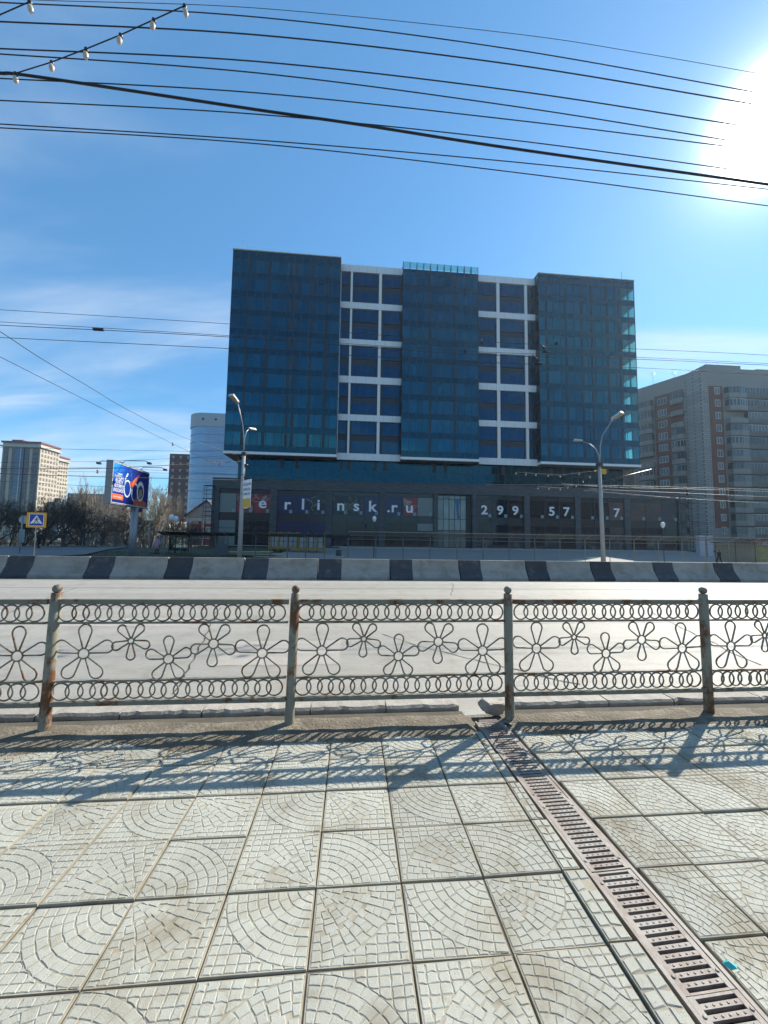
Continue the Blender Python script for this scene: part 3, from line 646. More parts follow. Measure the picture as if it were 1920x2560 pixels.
# glass panes, the nearest three hundred of a kind as parts
def place_panes(lst, name, msel, inset, thick):
    lst = sorted(lst, key=lambda p: (p[0] - 0) ** 2 + (p[3] - 1.65) ** 2 if True else 0)
    cache = {}; rest = {}
    for n_, p in enumerate(lst):
        wdt = round(p[1] - p[0] - 2 * inset, 3); hgt = round(p[4] - p[3] - 2 * inset, 3); m = msel(p)
        if n_ < 300:
            key = (wdt, hgt, m.name)
            if key not in cache: cache[key] = MB().box(-wdt / 2, wdt / 2, 0, thick, 0, hgt).mesh(name, m)
            o = link(name, cache[key], B, ((p[0] + p[1]) / 2, p[2] - 61, p[3] + inset)); o.rotation_euler = (radians(random.gauss(0, .10)), 0, radians(random.gauss(0, .12)))
        else:
            rest.setdefault(m.name, (m, MB()))[1].box(p[0] + inset, p[1] - inset, p[2], p[2] + thick, p[3] + inset, p[4] - inset)
    for k, (m, mb) in rest.items():
        o = mb.build(name + '_rest' if False else ('upper_' + name), m, B, (0, -61, 0)); o['kind'] = 'stuff'
place_panes([p for p in panes], 'window_pane', lambda p: gl_c if p[5] else gl_v, .03, .02)
place_panes(spans, 'spandrel_panel', lambda p: gl_s, .03, .025)
# white grid facades between the blocks (two storeys a cell)
GY = 63.3; sc_ = GY / 62
def gzc(z): return (z - 1.65) * sc_ + 1.65
gg_ = mat('grid_glass', (0.003, 0.028, 0.060), 0.05, 0.0, rnd=.2, spec=.9, ior=1.6); gg_.node_tree.nodes['Principled BSDF'].inputs['Specular Tint'].default_value = (0.10, 0.38, 0.72, 1)
def grid(XA, XB, cells):
    XA *= sc_; XB *= sc_
    bands = [(gzc(14.95), gzc(16.12)), (gzc(21.8), gzc(22.9)), (gzc(28.5), gzc(29.7)), (gzc(35.3), gzc(36.38)), (gzc(42.03), gzc(43.15)), (gzc(48.8), gzc(50.05))]
    MB().box(XA, XB, GY + .35, GY + 10, 15.3, bands[-1][1] - .1).build('recessed_wall', darkpanel, B, (0, -61, 0))
    for (a, b2) in bands:
        mb = MB().box(XA, XB, GY, GY + .34, a, b2).build('white_band', whitec, B, (0, -61, 0))
        n = int((XB - XA) / 1.6)
        for i in range(1, n): MB().box(XA + (XB - XA) * i / n - .012, XA + (XB - XA) * i / n + .012, GY - .004, GY, a + .01, b2 - .01).build('panel_joint', mat('joint_grey', (.2, .2, .2), .7), B, (0, -61, 0))
    xs_ = []
    for (ca, cb_, nw, il, ir) in cells:
        ca *= sc_; cb_ *= sc_; xs_.append((ca, cb_))
        for q in range(5):
            z0 = bands[q][1]; z1 = bands[q + 1][0]; hh_ = (z1 - z0)
            for (wa, wb) in ((z0 + .12, z0 + hh_ * .40), (z1 - hh_ * .42, z1 - .10)):
                fo = MB(); fx0, fx1 = ca + il, cb_ - ir
                fo.box(fx0, fx1, GY + .22, GY + .30, wa, wa + .06).box(fx0, fx1, GY + .22, GY + .30, wb - .06, wb)
                for i in range(nw + 1): xx = fx0 + (fx1 - fx0) * i / nw; fo.box(max(fx0, xx - .03), min(fx1, xx + .03), GY + .221, GY + .301, wa + .061, wb - .061)
                fr_ = fo.build('window', darkm, B, (0, -61, 0))
                for i in range(nw):
                    a_ = fx0 + (fx1 - fx0) * i / nw + .03; b_ = fx0 + (fx1 - fx0) * (i + 1) / nw - .03
                    o = MB().box(-(b_ - a_) / 2, (b_ - a_) / 2, 0, .02, 0, wb - wa - .12).build('pane', gg_, fr_, ((a_ + b_) / 2, GY + .25, wa + .06)); o.rotation_euler = (radians(random.gauss(0.6, .15)), 0, radians(random.gauss(0, .15)))
            # storey panel between the windows
    for (c1, c2) in zip(xs_, xs_[1:]):
        for q in range(5): MB().box(c1[1], c2[0], GY + .02, GY + .34, bands[q][1], bands[q + 1][0]).build('white_mullion', whitec, B, (0, -61, 0))
    for q in range(5):
        if xs_[0][0] - XA > .05: MB().box(XA, xs_[0][0], GY + .02, GY + .34, bands[q][1], bands[q + 1][0]).build('white_mullion', whitec, B, (0, -61, 0))
        if XB - xs_[-1][1] > .05: MB().box(xs_[-1][1], XB, GY + .02, GY + .34, bands[q][1], bands[q + 1][0]).build('white_mullion', whitec, B, (0, -61, 0))
grid(-2.98, 8.12, [(-2.83, -1.19, 1, .1, .35), (-.83, 3.85, 3, .25, .25), (4.34, 8.0, 2, .4, .3)])
grid(21.97, 33.35, [(22.0, 25.4, 2, .1, .3), (25.96, 30.72, 3, .3, .3), (31.22, 32.85, 1, .45, .5)])
# recessed storey under the blocks
LY = 64.0; XL, XR = -19.75, 50.6
MB().box(XL + .1, XR - .1, LY + .5, 80, 10.5, 15.25).build('recessed_storey_core', inner, B, (0, -61, 0))
n = 55; cwl = (XR - XL) / n; lows = []
for i in range(n):
    for (za, zb) in ((11.0, 12.25), (12.25, 13.55), (13.55, 15.22)): lows.append((XL + i * cwl, XL + (i + 1) * cwl, LY, za, zb, 0))
cache = {}
lmesh = {}
for i, p in enumerate(lows):
    hgt = round(p[4] - p[3] - .05, 3)
    if hgt not in lmesh: lmesh[hgt] = MB().box(-cwl / 2 + .025, cwl / 2 - .025, 0, .02, 0, hgt).mesh('glazing_panel', gl_s)
    o = link('glazing_panel', lmesh[hgt], B, ((p[0] + p[1]) / 2, LY - 61, p[3] + .025)); o.rotation_euler = (radians(random.gauss(.3, .15)), 0, radians(random.gauss(0, .15)))
for i in range(n + 1): MB().box(XL + i * cwl - .03, XL + i * cwl + .03, LY - .03, LY + .08, 10.9, 15.23).build('mullion', darkm, B, (0, -61, 0))
for z in (12.25, 13.55): MB().box(XL, XR, LY - .015, LY + .06, z - .03, z + .03).build('transom', darkm, B, (0, -61, 0))
for x in (-12.4, -9.8, -2.2, -.9, 3.8, 5.5, 14.4, 16.5, 27.2, 36.3, 38.8, 45.2): MB().box(x - .28, x + .28, LY - .05, LY - .018, 13.6, 15.2).build('vent_panel', darkpanel, B, (0, -61, 0))
MB().box(XL - .02, XL + .08, LY - .04, 80, 10.9, 15.23).build('side_wall', mat('grey_render', (0.25, 0.25, 0.25), .8), B, (0, -61, 0))
MB().box(XR - .2, XR + .3, LY - .1, 80, 10.9, 15.23).build('corner_column', mat('pale_render', (0.16, 0.15, 0.14), .8), B, (0, -61, 0))
# podium
PXL, PXR = -22.7, 60.0
bays = [(-21.6, -13.5), (-12.4, -4.5), (-3.42, 4.42), (5.45, 13.65), (14.4, 20.45), (21.2, 29.68), (30.7, 39.0), (40.0, 48.22), (49.32, 58.6)]
MB().box(PXL, PXR, 61, 61.6, 9.36, 10.98).box(PXL, PXR, 60.97, 61.64, 10.98, 11.12).build('parapet', brickd, B, (0, -61, 0))
edges = [PXL] + [e for b_ in bays for e in b_] + [PXR]
for i in range(0, len(edges), 2): MB().box(edges[i], edges[i + 1], 61, 61.6, 0.0, 9.358).build('pier', brickd, B, (0, -61, 0))
MB().box(PXL + .1, PXR - .1, 64.6, 80, 0, 10.6).box(PXL + .1, PXR - .1, 61.6, 80, 10.3, 10.7).box(PXL, PXL + .4, 61.6, 80, 0, 10.6).box(PXR - .4, PXR, 61.6, 80, 0, 10.6).build('podium_core', brickd, B, (0, -61, 0))
post_m = [mat('poster_red', (0.24, 0.022, 0.03), .35, .5, .9, col2=(.25, .22, .2), th=(.56, .60)), mat('poster_navy', (0.003, 0.014, 0.068), .25), mat('poster_khaki', (0.075, 0.085, 0.07), .35, .5, .9, col2=(.01, .02, .035), th=(.42, .47)), mat('blind_grey', (0.17, 0.20, 0.19), .5), mat('panel_reddish', (0.09, 0.045, 0.035), .5, .4, 1, col2=(.035, .035, .035), th=(.48, .55))]  # last one: mottled reddish-brown panel for the right-hand bays
navy = mat('podium_spandrel', (0.012, 0.022, 0.032), 0.2)
sticker = mat('notice_paper', (0.20, 0.30, 0.31), .7)
for bi, (xa, xb) in enumerate(bays):
    if bi == 4: continue
    yy = 61.28; cwb = (xb - xa) / 3
    fr = MB()
    for i in range(4): x = xa + cwb * i; fr.box(max(xa, x - .05), min(xb, x + .05), yy - .05, yy + .08, .25, 9.355)
    f = fr.build('window_frame', darkm, B, (0, -61, 0))
    MB().box(xa + .02, xb - .02, yy - .1, yy + .1, .1, .25).build('window_sill', conc, B, (0, -61, 0))
    for i in range(3):
        x0 = xa + cwb * i + .05; x1 = xa + cwb * (i + 1) - .05
        for (z0, z1, nm, m) in ((8.68, 9.34, 'spandrel_panel', navy), (5.52, 8.64, 'shop_pane', gl_p), (4.28, 5.48, 'spandrel_panel', navy), (3.0, 4.24, 'shop_pane', gl_p), (.27, 2.96, 'shop_pane', gl_p)):
            if nm == 'shop_pane':
                pm_ = None
                if bi == 0 and z0 > 5: pm_ = (3, 0, 0)[i]
                if bi == 0 and z0 < 5 and i < 1: pm_ = 3
                if bi == 1 and z0 > 5: pm_ = (1, 1, 2)[i]
                if bi == 1 and z0 < 5: pm_ = (1, 1, 1)[i]
                if bi == 2 and z0 > 5: pm_ = (2, 2, 1)[i]
                if bi == 3 and z0 > 5: pm_ = (1, 0, 3)[i]
                if bi == 3 and 2 < z0 < 5: pm_ = (None, None, 3)[i]
                if bi == 7 and z0 > 2.9 and i == 2: pm_ = 4
                if bi == 8 and z0 > 5: pm_ = (4, 4, 2)[i]
                if bi >= 5 and z0 < 1: pm_ = 2 if (i + bi) % 2 else None
                if pm_ is not None:
                    mb = MB().box(x0 + (.0 if not (bi == 3 and i == 1) else .3), x1, yy - .012, yy - .002, z0 + .02, z1 - .02); mb.build('window_poster', post_m[pm_], B, (0, -61, 0))
                if z0 > 5: MB().box(x1 - .62, x1 - .12, yy - .022, yy - .014, z0 + .05, z0 + .6).build('window_notice', sticker, B, (0, -61, 0))
            o = MB().box(-(x1 - x0) / 2, (x1 - x0) / 2, 0, .03, 0, z1 - z0).build(nm, m, B, ((x0 + x1) / 2, yy - 61, z0)); o.rotation_euler = (0, 0, radians(random.gauss(0, .1)))
        for z in (8.66, 5.5, 4.26, 2.98): MB().box(x0, x1, yy - .04, yy + .06, z - .02, z + .02).build('transom', darkm, B, (0, -61, 0))
# poster drawings behind the letters: pale swirls
rg = random.Random(12)
for (xa, xb, za, zb, m, cnt) in ((-7.6, -4.7, 5.8, 8.4, mat('poster_cream', (.30, .30, .24), .5), 5), (-3.2, 1.5, 5.7, 8.4, mat('poster_cream', (.30, .30, .24), .5), 5), (8.8, 12.0, 5.6, 8.4, mat('poster_white', (.42, .42, .42), .5), 4), (-16.5, -14.0, 7.3, 8.5, mat('poster_white', (.42, .42, .42), .5), 4)):
    mb = MB()
    for k in range(cnt):
        px_, pz_ = rg.uniform(xa + .3, xb - .3), rg.uniform(za + .3, zb - .3); p_ = []
        for a in range(9):
            p_.append((px_, 61.262, pz_)); px_ = min(xb, max(xa, px_ + rg.uniform(-.5, .5))); pz_ = min(zb, max(za, pz_ + rg.uniform(-.45, .45)))
        mb.tube(p_, .05, 4)
    o = mb.build('poster_drawing', m, B, (0, -61, 0)); 
# glazed entrance
xa, xb = bays[4]; yy = 62.0; fr = MB()
fr.box(xa, xa + .5, 61.6, 62.2, .2, 9.3).box(xb - .9, xb, 61.6, 62.2, .2, 9.3).build('entrance_jamb', darkpanel, B, (0, -61, 0))
ent = MB(); x0, x1 = xa + .1, xb - 1.0
pale = mat('lobby_light', (0.30, 0.32, 0.30), .5)
for i in range(6): x = x0 + (x1 - x0) * i / 5; ent.box(x - .05, x + .05, 61.5, 61.6, .2, 9.2)
for z in (.25, 3.2, 5.1, 8.55, 9.2): ent.box(x0, x1, 61.49, 61.61, z - .05, z + .05)
ent.build('entrance_frame', darkm, B, (0, -61, 0))
for i in range(5):
    for (z0, z1) in ((.3, 3.15), (3.25, 5.05), (5.15, 8.5), (8.6, 9.15)):
        a_ = x0 + (x1 - x0) * i / 5 + .05; b_ = x0 + (x1 - x0) * (i + 1) / 5 - .05
        MB().box(a_, b_, 61.54, 61.56, z0, z1).build('entrance_pane', mat('lobby_glass', (0.20, 0.235, 0.225), .08, .2, .6, rnd=.15) if z0 > 3 else mat('door_glass', (.10, .12, .115), .1, rnd=.4), B, (0, -61, 0))
pb = MB(); pb.prism([(17.9, 5.2), (18.4, 5.2), (18.15, 6.5), (18.4, 8.5), (17.5, 8.5), (17.75, 7.0)], 61.52, 61.535); pb.build('blue_banner', mat('banner_blue', (.02, .12, .26), .4), B, (0, -61, 0))
# lettering on the shop windows
for ch, x, z in (('b', -17.4, 6.2), ('e', -14.72, 6.33), ('r', -10.75, 6.2), ('l', -8.2, 6.25), ('i', -5.67, 6.22), ('n', -2.0, 6.2), ('s', .6, 6.2), ('k', 3.25, 6.15), ('.', 6.0, 6.1), ('r', 6.95, 6.1), ('u', 9.55, 6.1)):
    me = text_mesh(ch, 2.5, white_p, 'letter', .02, 1.12, .05); link('letter', me, B, (x, .17, z))
for ch, x in (('2', 22.6), ('9', 25.42), ('9', 28.14), ('5', 34.75), ('7', 37.42), ('7', 46.8)):
    me = text_mesh(ch, 2.15, white_p, 'digit', .02, 1.12, .05); link('digit', me, B, (x, .17, 6.08))
# lamps and boxes on the parapet, lightning rods
for x in (-18.1, 3.5 - 6.0, 9.6, 27.0): MB().box(x - .22, x + .22, 61.2, 61.5, 11.12, 11.45).build('floodlight', darkm, B, (0, -61, 0))
for (x, z) in ((-20.3, 51.3), (50.7, 51.3)): MB().tube([(x, 63, z), (x, 63, z + 2.4)], .03, 5).build('lightning_rod', darkm, B, (0, -61, 0))
# ================================================================ OTHER BUILDINGS
def frame_at(p, q, z0):                   # thing frame: origin p, local x towards q
    d = q - p; return (p.x, p.y, z0), atan2(d.y, d.x), Vector((d.x, d.y)).length
# --- right: brick apartment block
K = Vector((80.6, 76.7, 0)); Rr = Vector((108.0, 76.2, 0)); Ll = Vector((74.4, 90.5, 0))
apt = empty('apartment_block', (K.x, K.y, 0)); tag(apt, 'fourteen-storey grey and red brick apartment block with glazed balconies at the right edge', 'building')
gbrick = brick_mat('silicate_brick', (0.34, 0.33, 0.32), (0.26, 0.25, 0.24), (0.12, 0.115, 0.11), 1.4, 0.45, 0.05)
gbrick2 = brick_mat('silicate_plain', (0.30, 0.28, 0.265), (0.27, 0.255, 0.24), (0.23, 0.22, 0.21), .5, 0.15, 0.012)
rbrick = brick_mat('red_brick', (0.19, 0.08, 0.06), (0.16, 0.066, 0.05), (0.12, 0.07, 0.06), .5, 0.15, 0.012)
balc = mat('balcony_slab', (0.23, 0.225, 0.215), .85, .15, 1); balcd = mat('balcony_dark', (0.12, 0.115, 0.11), .8, .15, 1)
wglass = mat('apartment_glass', (0.05, 0.065, 0.075), .1, rnd=.6); wfr = mat('window_white', (0.6, 0.6, 0.58), .6); wood = mat('balcony_frame_old', (0.20, 0.20, 0.19), .7)
APH = 42.9; FHA = 2.98
def axes(a, b_):
    d = (b_ - a); ln = Vector((d.x, d.y)).length; an = atan2(d.y, d.x)
    return Matrix.Translation((a.x - K.x, a.y - K.y, 0)) @ Matrix.Rotation(an, 4, 'Z'), ln
MR, LR = axes(K, Rr); ML, LL = axes(Ll, K)
def pbld(mb, name, m, parent=apt): return mb.build(name, m, parent)
body = MB(MR).box(0, LR, .02, 16, -1, APH); pbld(body, 'wall', gbrick2)
pbld(MB(ML).box(0, LL, .02, 9, -1, APH - .5), 'wall', gbrick2)
pbld(MB(MR).box(3, 12, 1.5, 14, APH, APH + 1.6).box(16, 24, 1.5, 14, APH, APH + 1.0), 'roof_box', gbrick2)
pbld(MB(MR).box(-.02, 1.75, -.04, .02, -1, APH - 3.0), 'corner_brickwork', gbrick); pbld(MB(ML).box(LL - 3.3, LL + .02, -.04, .02, -1, APH - 1.0), 'corner_brickwork', gbrick)
pbld(MB(MR).box(1.9, 5.3, -.03, .02, 5.2, APH - 4.4), 'red_strip', rbrick); pbld(MB(ML).box(LL - 9.6, LL - 6.1, -.03, .02, 5.2, APH - 4.0), 'red_strip', rbrick)
pbld(MB(ML).box(LL - 6.1, LL - 3.5, -.02, .02, 5.2, APH - 4.0), 'red_strip', rbrick)
for z in (9.2, 18.1, 27.1, 33.0): pbld(MB(ML).box(LL - 9.6, LL - 6.1, -.06, -.03, z, z + .25), 'belt_course', balc)
def win(Mx, x, z, wd, hh, nm='window', fm=wfr, out=-.05, npane=2, parent=apt):
    fo = MB(Mx); fo.box(x, x + wd, out - .05, out + .02, z, z + .09).box(x, x + wd, out - .05, out + .02, z + hh - .09, z + hh)
    for i in range(npane + 1): xx = x + (wd - .08) * i / npane; fo.box(xx, xx + .08, out - .051, out + .021, z + .09, z + hh - .09)
    f = fo.build(nm, fm, parent); MB(Mx).box(x + .08, x + wd - .08, out - .02, out, z + .09, z + hh - .09).build('pane', wglass, f); return f
rg = random.Random(21)
for k in range(12):
    z = APH - 6.35 - FHA * k
    win(MR, 3.3, z, 1.3, 1.6)
    if k < 11: win(ML, LL - 8.9, z - .1, 1.9, 1.6, npane=3)
    for (Mx, xa, dpt, wdt, cham) in ((MR, 5.7, 1.3, 4.6, 1), (MR, 10.5, .9, 6.2, 0), (MR, 17.3, 1.3, 4.4, 1), (ML, LL - 6.1, 1.2, 2.7, 1), (ML, LL - 13.6, 1.2, 3.6, 1)):
        zb = z - .95
        if cham: poly = [(xa, 0), (xa + wdt, 0), (xa + wdt, -dpt * .8), (xa + wdt * .55, -dpt), (xa + .25, -dpt * .75)]
        else: poly = [(xa, 0), (xa + wdt, 0), (xa + wdt, -dpt), (xa, -dpt)]
        mb = MB(Mx); ring = poly[1:] + [poly[0]]
        mb.zprism(list(reversed(poly)), zb - .15, zb)
        for a, b_ in zip(poly[1:], poly[2:] + [poly[0]]):
            ax, ay = a; bx_, by_ = b_; ln = sqrt((bx_ - ax) ** 2 + (by_ - ay) ** 2)
            if ln < .01: continue
            nx_, ny_ = -(by_ - ay) / ln * .06, (bx_ - ax) / ln * .06
            mb.zprism([(ax, ay), (bx_, by_), (bx_ + nx_, by_ + ny_), (ax + nx_, ay + ny_)][::-1], zb, zb + 1.05)
        bo = mb.build('balcony', (balcd if not cham else balc), apt)
        if rg.random() < .86 or not cham:
            fm = rg.choice((wfr, wood, wood, galv)); g = MB(Mx); p = MB(Mx)
            for a, b_ in zip(poly[1:], poly[2:] + [poly[0]]):
                ax, ay = a; bx_, by_ = b_; ln = sqrt((bx_ - ax) ** 2 + (by_ - ay) ** 2)
                if ln < .4: continue
                ux, uy = (bx_ - ax) / ln, (by_ - ay) / ln; n_ = max(1, round(ln / .75))
                for i in range(n_ + 1):
                    qx, qy = ax + ux * ln * i / n_, ay + uy * ln * i / n_; g.box(qx - .035, qx + .035, qy - .035, qy + .035, zb + 1.05, zb + 2.6)
                g.zprism([(ax - uy * .04, ay + ux * .04), (bx_ - uy * .04, by_ + ux * .04), (bx_ + uy * .04, by_ - ux * .04), (ax + uy * .04, ay - ux * .04)], zb + 2.52, zb + 2.62)
                p.zprism([(ax - uy * .01, ay + ux * .01), (bx_ - uy * .01, by_ + ux * .01), (bx_ + uy * .01, by_ - ux * .01), (ax + uy * .01, ay - ux * .01)], zb + 1.05, zb + 2.5)
            gg = g.build('balcony_glazing', fm, bo); p.build('glass', wglass, bo)
for x in range(6, 26, 3): win(MR, x, 2.2, 1.2, 1.7, fm=wood)
# red shop sign with lettering
sg = MB(MR).box(9.2, 18.0, -1.7, -1.5, 1.1, 2.5).build('shop_sign', mat('sign_red', (0.45, 0.02, 0.05), .4), apt)
me = text_mesh('МЕДИРТЕХ', 1.0, white_p, 'sign_text', .02, 1.0, .02); me.transform(MR @ Matrix.Translation((13.9, -1.74, 1.45))); link('sign_text', me, sg)
mb = MB(MR); mb.tube([(10.4 + .42 * cos(a), -1.74, 1.8 + .42 * sin(a)) for a in rng(0, 2 * pi, 16)[:-1]], .05, 4, closed=True).tube([(10.4 + .2 * cos(a), -1.74, 1.8 + .2 * sin(a)) for a in rng(0, 2 * pi, 12)[:-1]], .04, 4, closed=True); mb.build('sign_emblem', white_p, sg)
ant = MB(); 
for (x, y) in ((2, 9), (-3, 10), (9, 4)):
    ant.tube([(x, y, APH), (x, y, APH + 3.2)], .04, 4); ant.tube([(x - .8, y, APH + 2.6), (x + .8, y, APH + 2.8)], .03, 4).tube([(x - .5, y, APH + 3), (x + .5, y, APH + 3.1)], .03, 4)
ant.build('antenna', darkm, apt)
an = MB().box(at(1480, 1345, 94).x - K.x, 80.5 - K.x, 94 - K.y, 102 - K.y, -1, 24).build('rear_wing', gbrick, apt)
# --- generic slab block with joined windows
def tower(name, label, px0, px1, pyt, Y, depth, m, base=-3, cols=0, rows=0, wm=None, rz=0.0, group=None, skip=0, capm=None, z_from=4, wfrac=.55, hfrac=.5):
    a = at(px0, pyt, Y); b_ = at(px1, pyt, Y); wd = b_.x - a.x; zt = a.z
    e = empty(name, (a.x, Y, 0), rz); tag(e, label, 'building', group)
    MB().box(0, wd, 0, depth, base, zt).build('wall', m, e)
    if capm: MB().box(-.4, wd + .4, -.4, depth + .4, zt, zt + 1.4).build('roof', capm, e)
    if rows:
        mb = MB(); fh = (zt - z_from) / rows
        for i in range(cols):
            for k in range(rows):
                x = wd * (i + .5) / cols; z = z_from + fh * (k + .3); hw = wd / cols * wfrac / 2
                mb.box(x - hw, x + hw, -.06, .05, z, z + fh * hfrac)
        for i in range(3):
            for k in range(rows):
                y = depth * (i + .5) / 3; z = z_from + fh * (k + .3); mb.box(wd - .05, wd + .06, y - .8, y + .8, z, z + fh * hfrac)
        o = mb.build('windows', wm or wglass, e); o['kind'] = 'stuff'
    return e, wd, zt
# glass office tower with a rounded corner
A = at(463, 1030, 180); Bq = at(640, 1057, 180)
gt = empty('glass_tower', (A.x, 180, 0)); tag(gt, 'pale blue glass tower with rounded corner and white crown behind the dark office building', 'building')
zt = A.z; wd = Bq.x - A.x; R_ = 9.0
outl = [(wd, 0)] + [(R_ - R_ * sin(a), R_ - R_ * cos(a)) for a in rng(0, pi / 2, 10)] + [(0, 26), (wd, 26)]
outl = outl[::-1]
gtm = glass_mat('tower_glass_blue', (0.5, 0.5, 0.5), (1, 1, 1), .3)
gtm = mat('tower_glass', (0.20, 0.30, 0.43), .22, .14, .06, metal=.3, stretch=(1, 1, 3), spec=.8)
MB().zprism(outl, -4, zt - 6.6).build('glass_wall', gtm, gt)
def scaled(o_, d): cxx = wd / 2; return [(x + (-d if x < cxx else d), y + (-d if y < 13 else d)) for x, y in o_]
MB().zprism(scaled(outl, .25), zt - 6.6, zt).build('crown', mat('crown_grey', (.36, .38, .42), .6), gt)
lg = mat('ledge_grey', (.17, .23, .32), .5)
for k in range(15): MB().zprism(scaled(outl, .09), zt - 10.5 - k * 3.9, zt - 10.3 - k * 3.9).build('floor_ledge', lg, gt)
gm2 = MB()
for i in range(1, 24): gm2.box(R_ + (wd - R_) * i / 24 - .04, R_ + (wd - R_) * i / 24 + .04, -.06, 0, -2, zt - 6.8)
gm2.build('glazing_bars', lg, gt)['kind'] = 'stuff'
for x in (8, 14, 21, 27, 34): MB().box(x, x + 1, -.32, -.2, zt - 3.6, zt - 2.6).build('vent_opening', darkpanel, gt)
for x, z in ((19, zt - 20), (27, zt - 23), (29.5, zt - 23)): MB().box(x, x + .9, -.1, .05, z, z + 1.6).build('open_window', darkpanel, gt)
rwin = mat('far_window', (0.30, 0.31, 0.32), .3, rnd=.3)
tower('brick_tower', 'narrow red-brown brick tower left of the pale glass tower', 425, 480, 1134, 205, 12, mat('far_red_brick', (0.20, 0.10, 0.08), .9, .1, .3), cols=3, rows=12, wm=rwin, z_from=2, wfrac=.3, hfrac=.42)
# cream twin towers with blue glazed bay
cream = mat('cream_render', (0.48, 0.42, 0.32), .8, .06, .2); mauve = mat('mauve_render', (0.20, 0.15, 0.15), .8); bluebay = mat('blue_bay_glass', (0.05, 0.10, 0.17), .15); roofr = mat('red_roof', (0.22, 0.07, 0.08), .7)
for (px0, px1, pyt, Y, lab, bay) in ((8, 112, 1106, 230, 'tall cream and mauve apartment tower with a blue glazed bay at the far left', 1), (104, 142, 1138, 262, 'second cream apartment tower half hidden behind the first at the far left', 0)):
    e, wd, zt = tower('apartment_tower', lab, px0, px1 - 9, pyt, Y, 14, cream, group='cream apartment towers at the far left', capm=None, cols=0, base=-8)
    MB().box(-.6, wd + .5, -.6, 14.5, zt, zt + 1.0).box(wd * .1, wd * .4, 3, 10, zt + 1.0, zt + 2.6).build('roof_house', roofr, e)
    for fx0, fx1 in ((.04, .16), (.26, .36), (.62, .72), (.80, .96)) if bay else ((.1, .4), (.6, .9)):
        o = MB().box(wd * fx0, wd * fx1, -.25, .05, 2, zt - 3).build('window_strip', mauve, e)
        mb = MB()
        for k in range(17): mb.box(wd * fx0 + .4, wd * fx1 - .4, -.34, -.2, 4 + k * (zt - 8) / 17, 4 + (k + .5) * (zt - 8) / 17)
        mb.build('windows', wglass, e)['kind'] = 'stuff'
    if bay:
        MB().box(wd * .38, wd * .6, -1.0, .05, 12, zt - 3).build('glazed_bay', bluebay, e); MB().box(wd * .52, wd * .545, -1.25, -.95, -2, zt - 2.5).build('bay_pilaster', mat('cream_light', (.5, .47, .42), .8), e)
        mb = MB()
        for k in range(15): mb.box(wd * .38, wd * .6, -1.1, -1.0, 13 + k * (zt - 17) / 15, 13.3 + k * (zt - 17) / 15)
        mb.build('bay_ledges', lg, e)['kind'] = 'stuff'
    mb = MB()
    for k in range(18):
        for i in range(6): mb.box(wd - .05, wd + .12, 1 + i * 2.2, 2.1 + i * 2.2, 2 + k * (zt - 4) / 18, 2 + (k + .55) * (zt - 4) / 18)
    mb.build('side_windows', mauve, e)['kind'] = 'stuff'
    MB().box(-.9, wd + .9, -.9, 14.9, zt - 2.4, zt - 1.6).build('cornice', mat('cream_light', (.5, .47, .42), .8), e)
tower('panel_block', 'low grey panel apartment block behind the bare trees left of the billboard', 170, 262, 1233, 150, 14, mat('panel_grey', (0.24, 0.22, 0.20), .9, .1, .3), cols=8, rows=7, wm=rwin, z_from=0, wfrac=.3)
tower('panel_block', 'pale sunlit panel block low behind the trees under the billboard', 236, 300, 1268, 185, 16, mat('panel_pale', (0.42, 0.38, 0.33), .9, .1, .3), cols=6, rows=5, wm=mauve, z_from=0, rz=-.5, wfrac=.3)
tower('panel_block', 'small blue-grey block in the gap right of the cream towers', 136, 152, 1245, 240, 12, mat('panel_blue', (0.2, 0.25, 0.30), .9), cols=3, rows=6, z_from=0)
tower('panel_block', 'pale low block behind the trees right of the billboard post', 350, 424, 1300, 120, 12, mat('panel_pale', (0.42, 0.38, 0.33), .9, .1, .3), cols=6, rows=3, wm=mauve, z_from=0)
# red and white old house
a = at(474, 1287, 88); b_ = at(545, 1287, 88); e = empty('old_house', (a.x, 88, 0)); tag(e, 'small red and white old house with a gabled roof behind the scaffold tower', 'building')
wd = b_.x - a.x; zt = a.z; MB().box(0, wd, 0, 10, -.5, zt - .6).build('wall', mat('house_red', (0.42, 0.09, 0.09), .85, .1, 1), e)
MB().prism([(-.5, zt - .6), (wd + .5, zt - .6), (wd + .5, zt - .3), (wd * .62, zt + 3.2), (-.5, zt - .3)], -.5, 10).build('gable', mat('gable_grey', (.42, .36, .33), .8), e)
MB().prism([(-.9, zt - .5), (-.9, zt - .2), (wd * .62, zt + 3.6), (wd + .9, zt - .2), (wd + .9, zt - .5), (wd * .62, zt + 3.25)], -.8, 10.3).build('roof', darkm, e)
for x in (0, wd * .45, wd * .9): MB().box(x, x + .5, -.12, 0, -.5, zt - .6).build('pilaster', white_p, e)
MB().box(-.1, wd + .1, -.15, 0, .9, 1.4).build('plinth_band', white_p, e); MB().box(-.1, wd + .1, -.2, 0, zt - 1.4, zt - .62).build('cornice', white_p, e)
for x in (wd * .22, wd * .68):
    for z in (2.0, 4.4): MB().box(x - .6, x + .6, -.1, .02, z, z + 1.7).build('window', wfr, e)
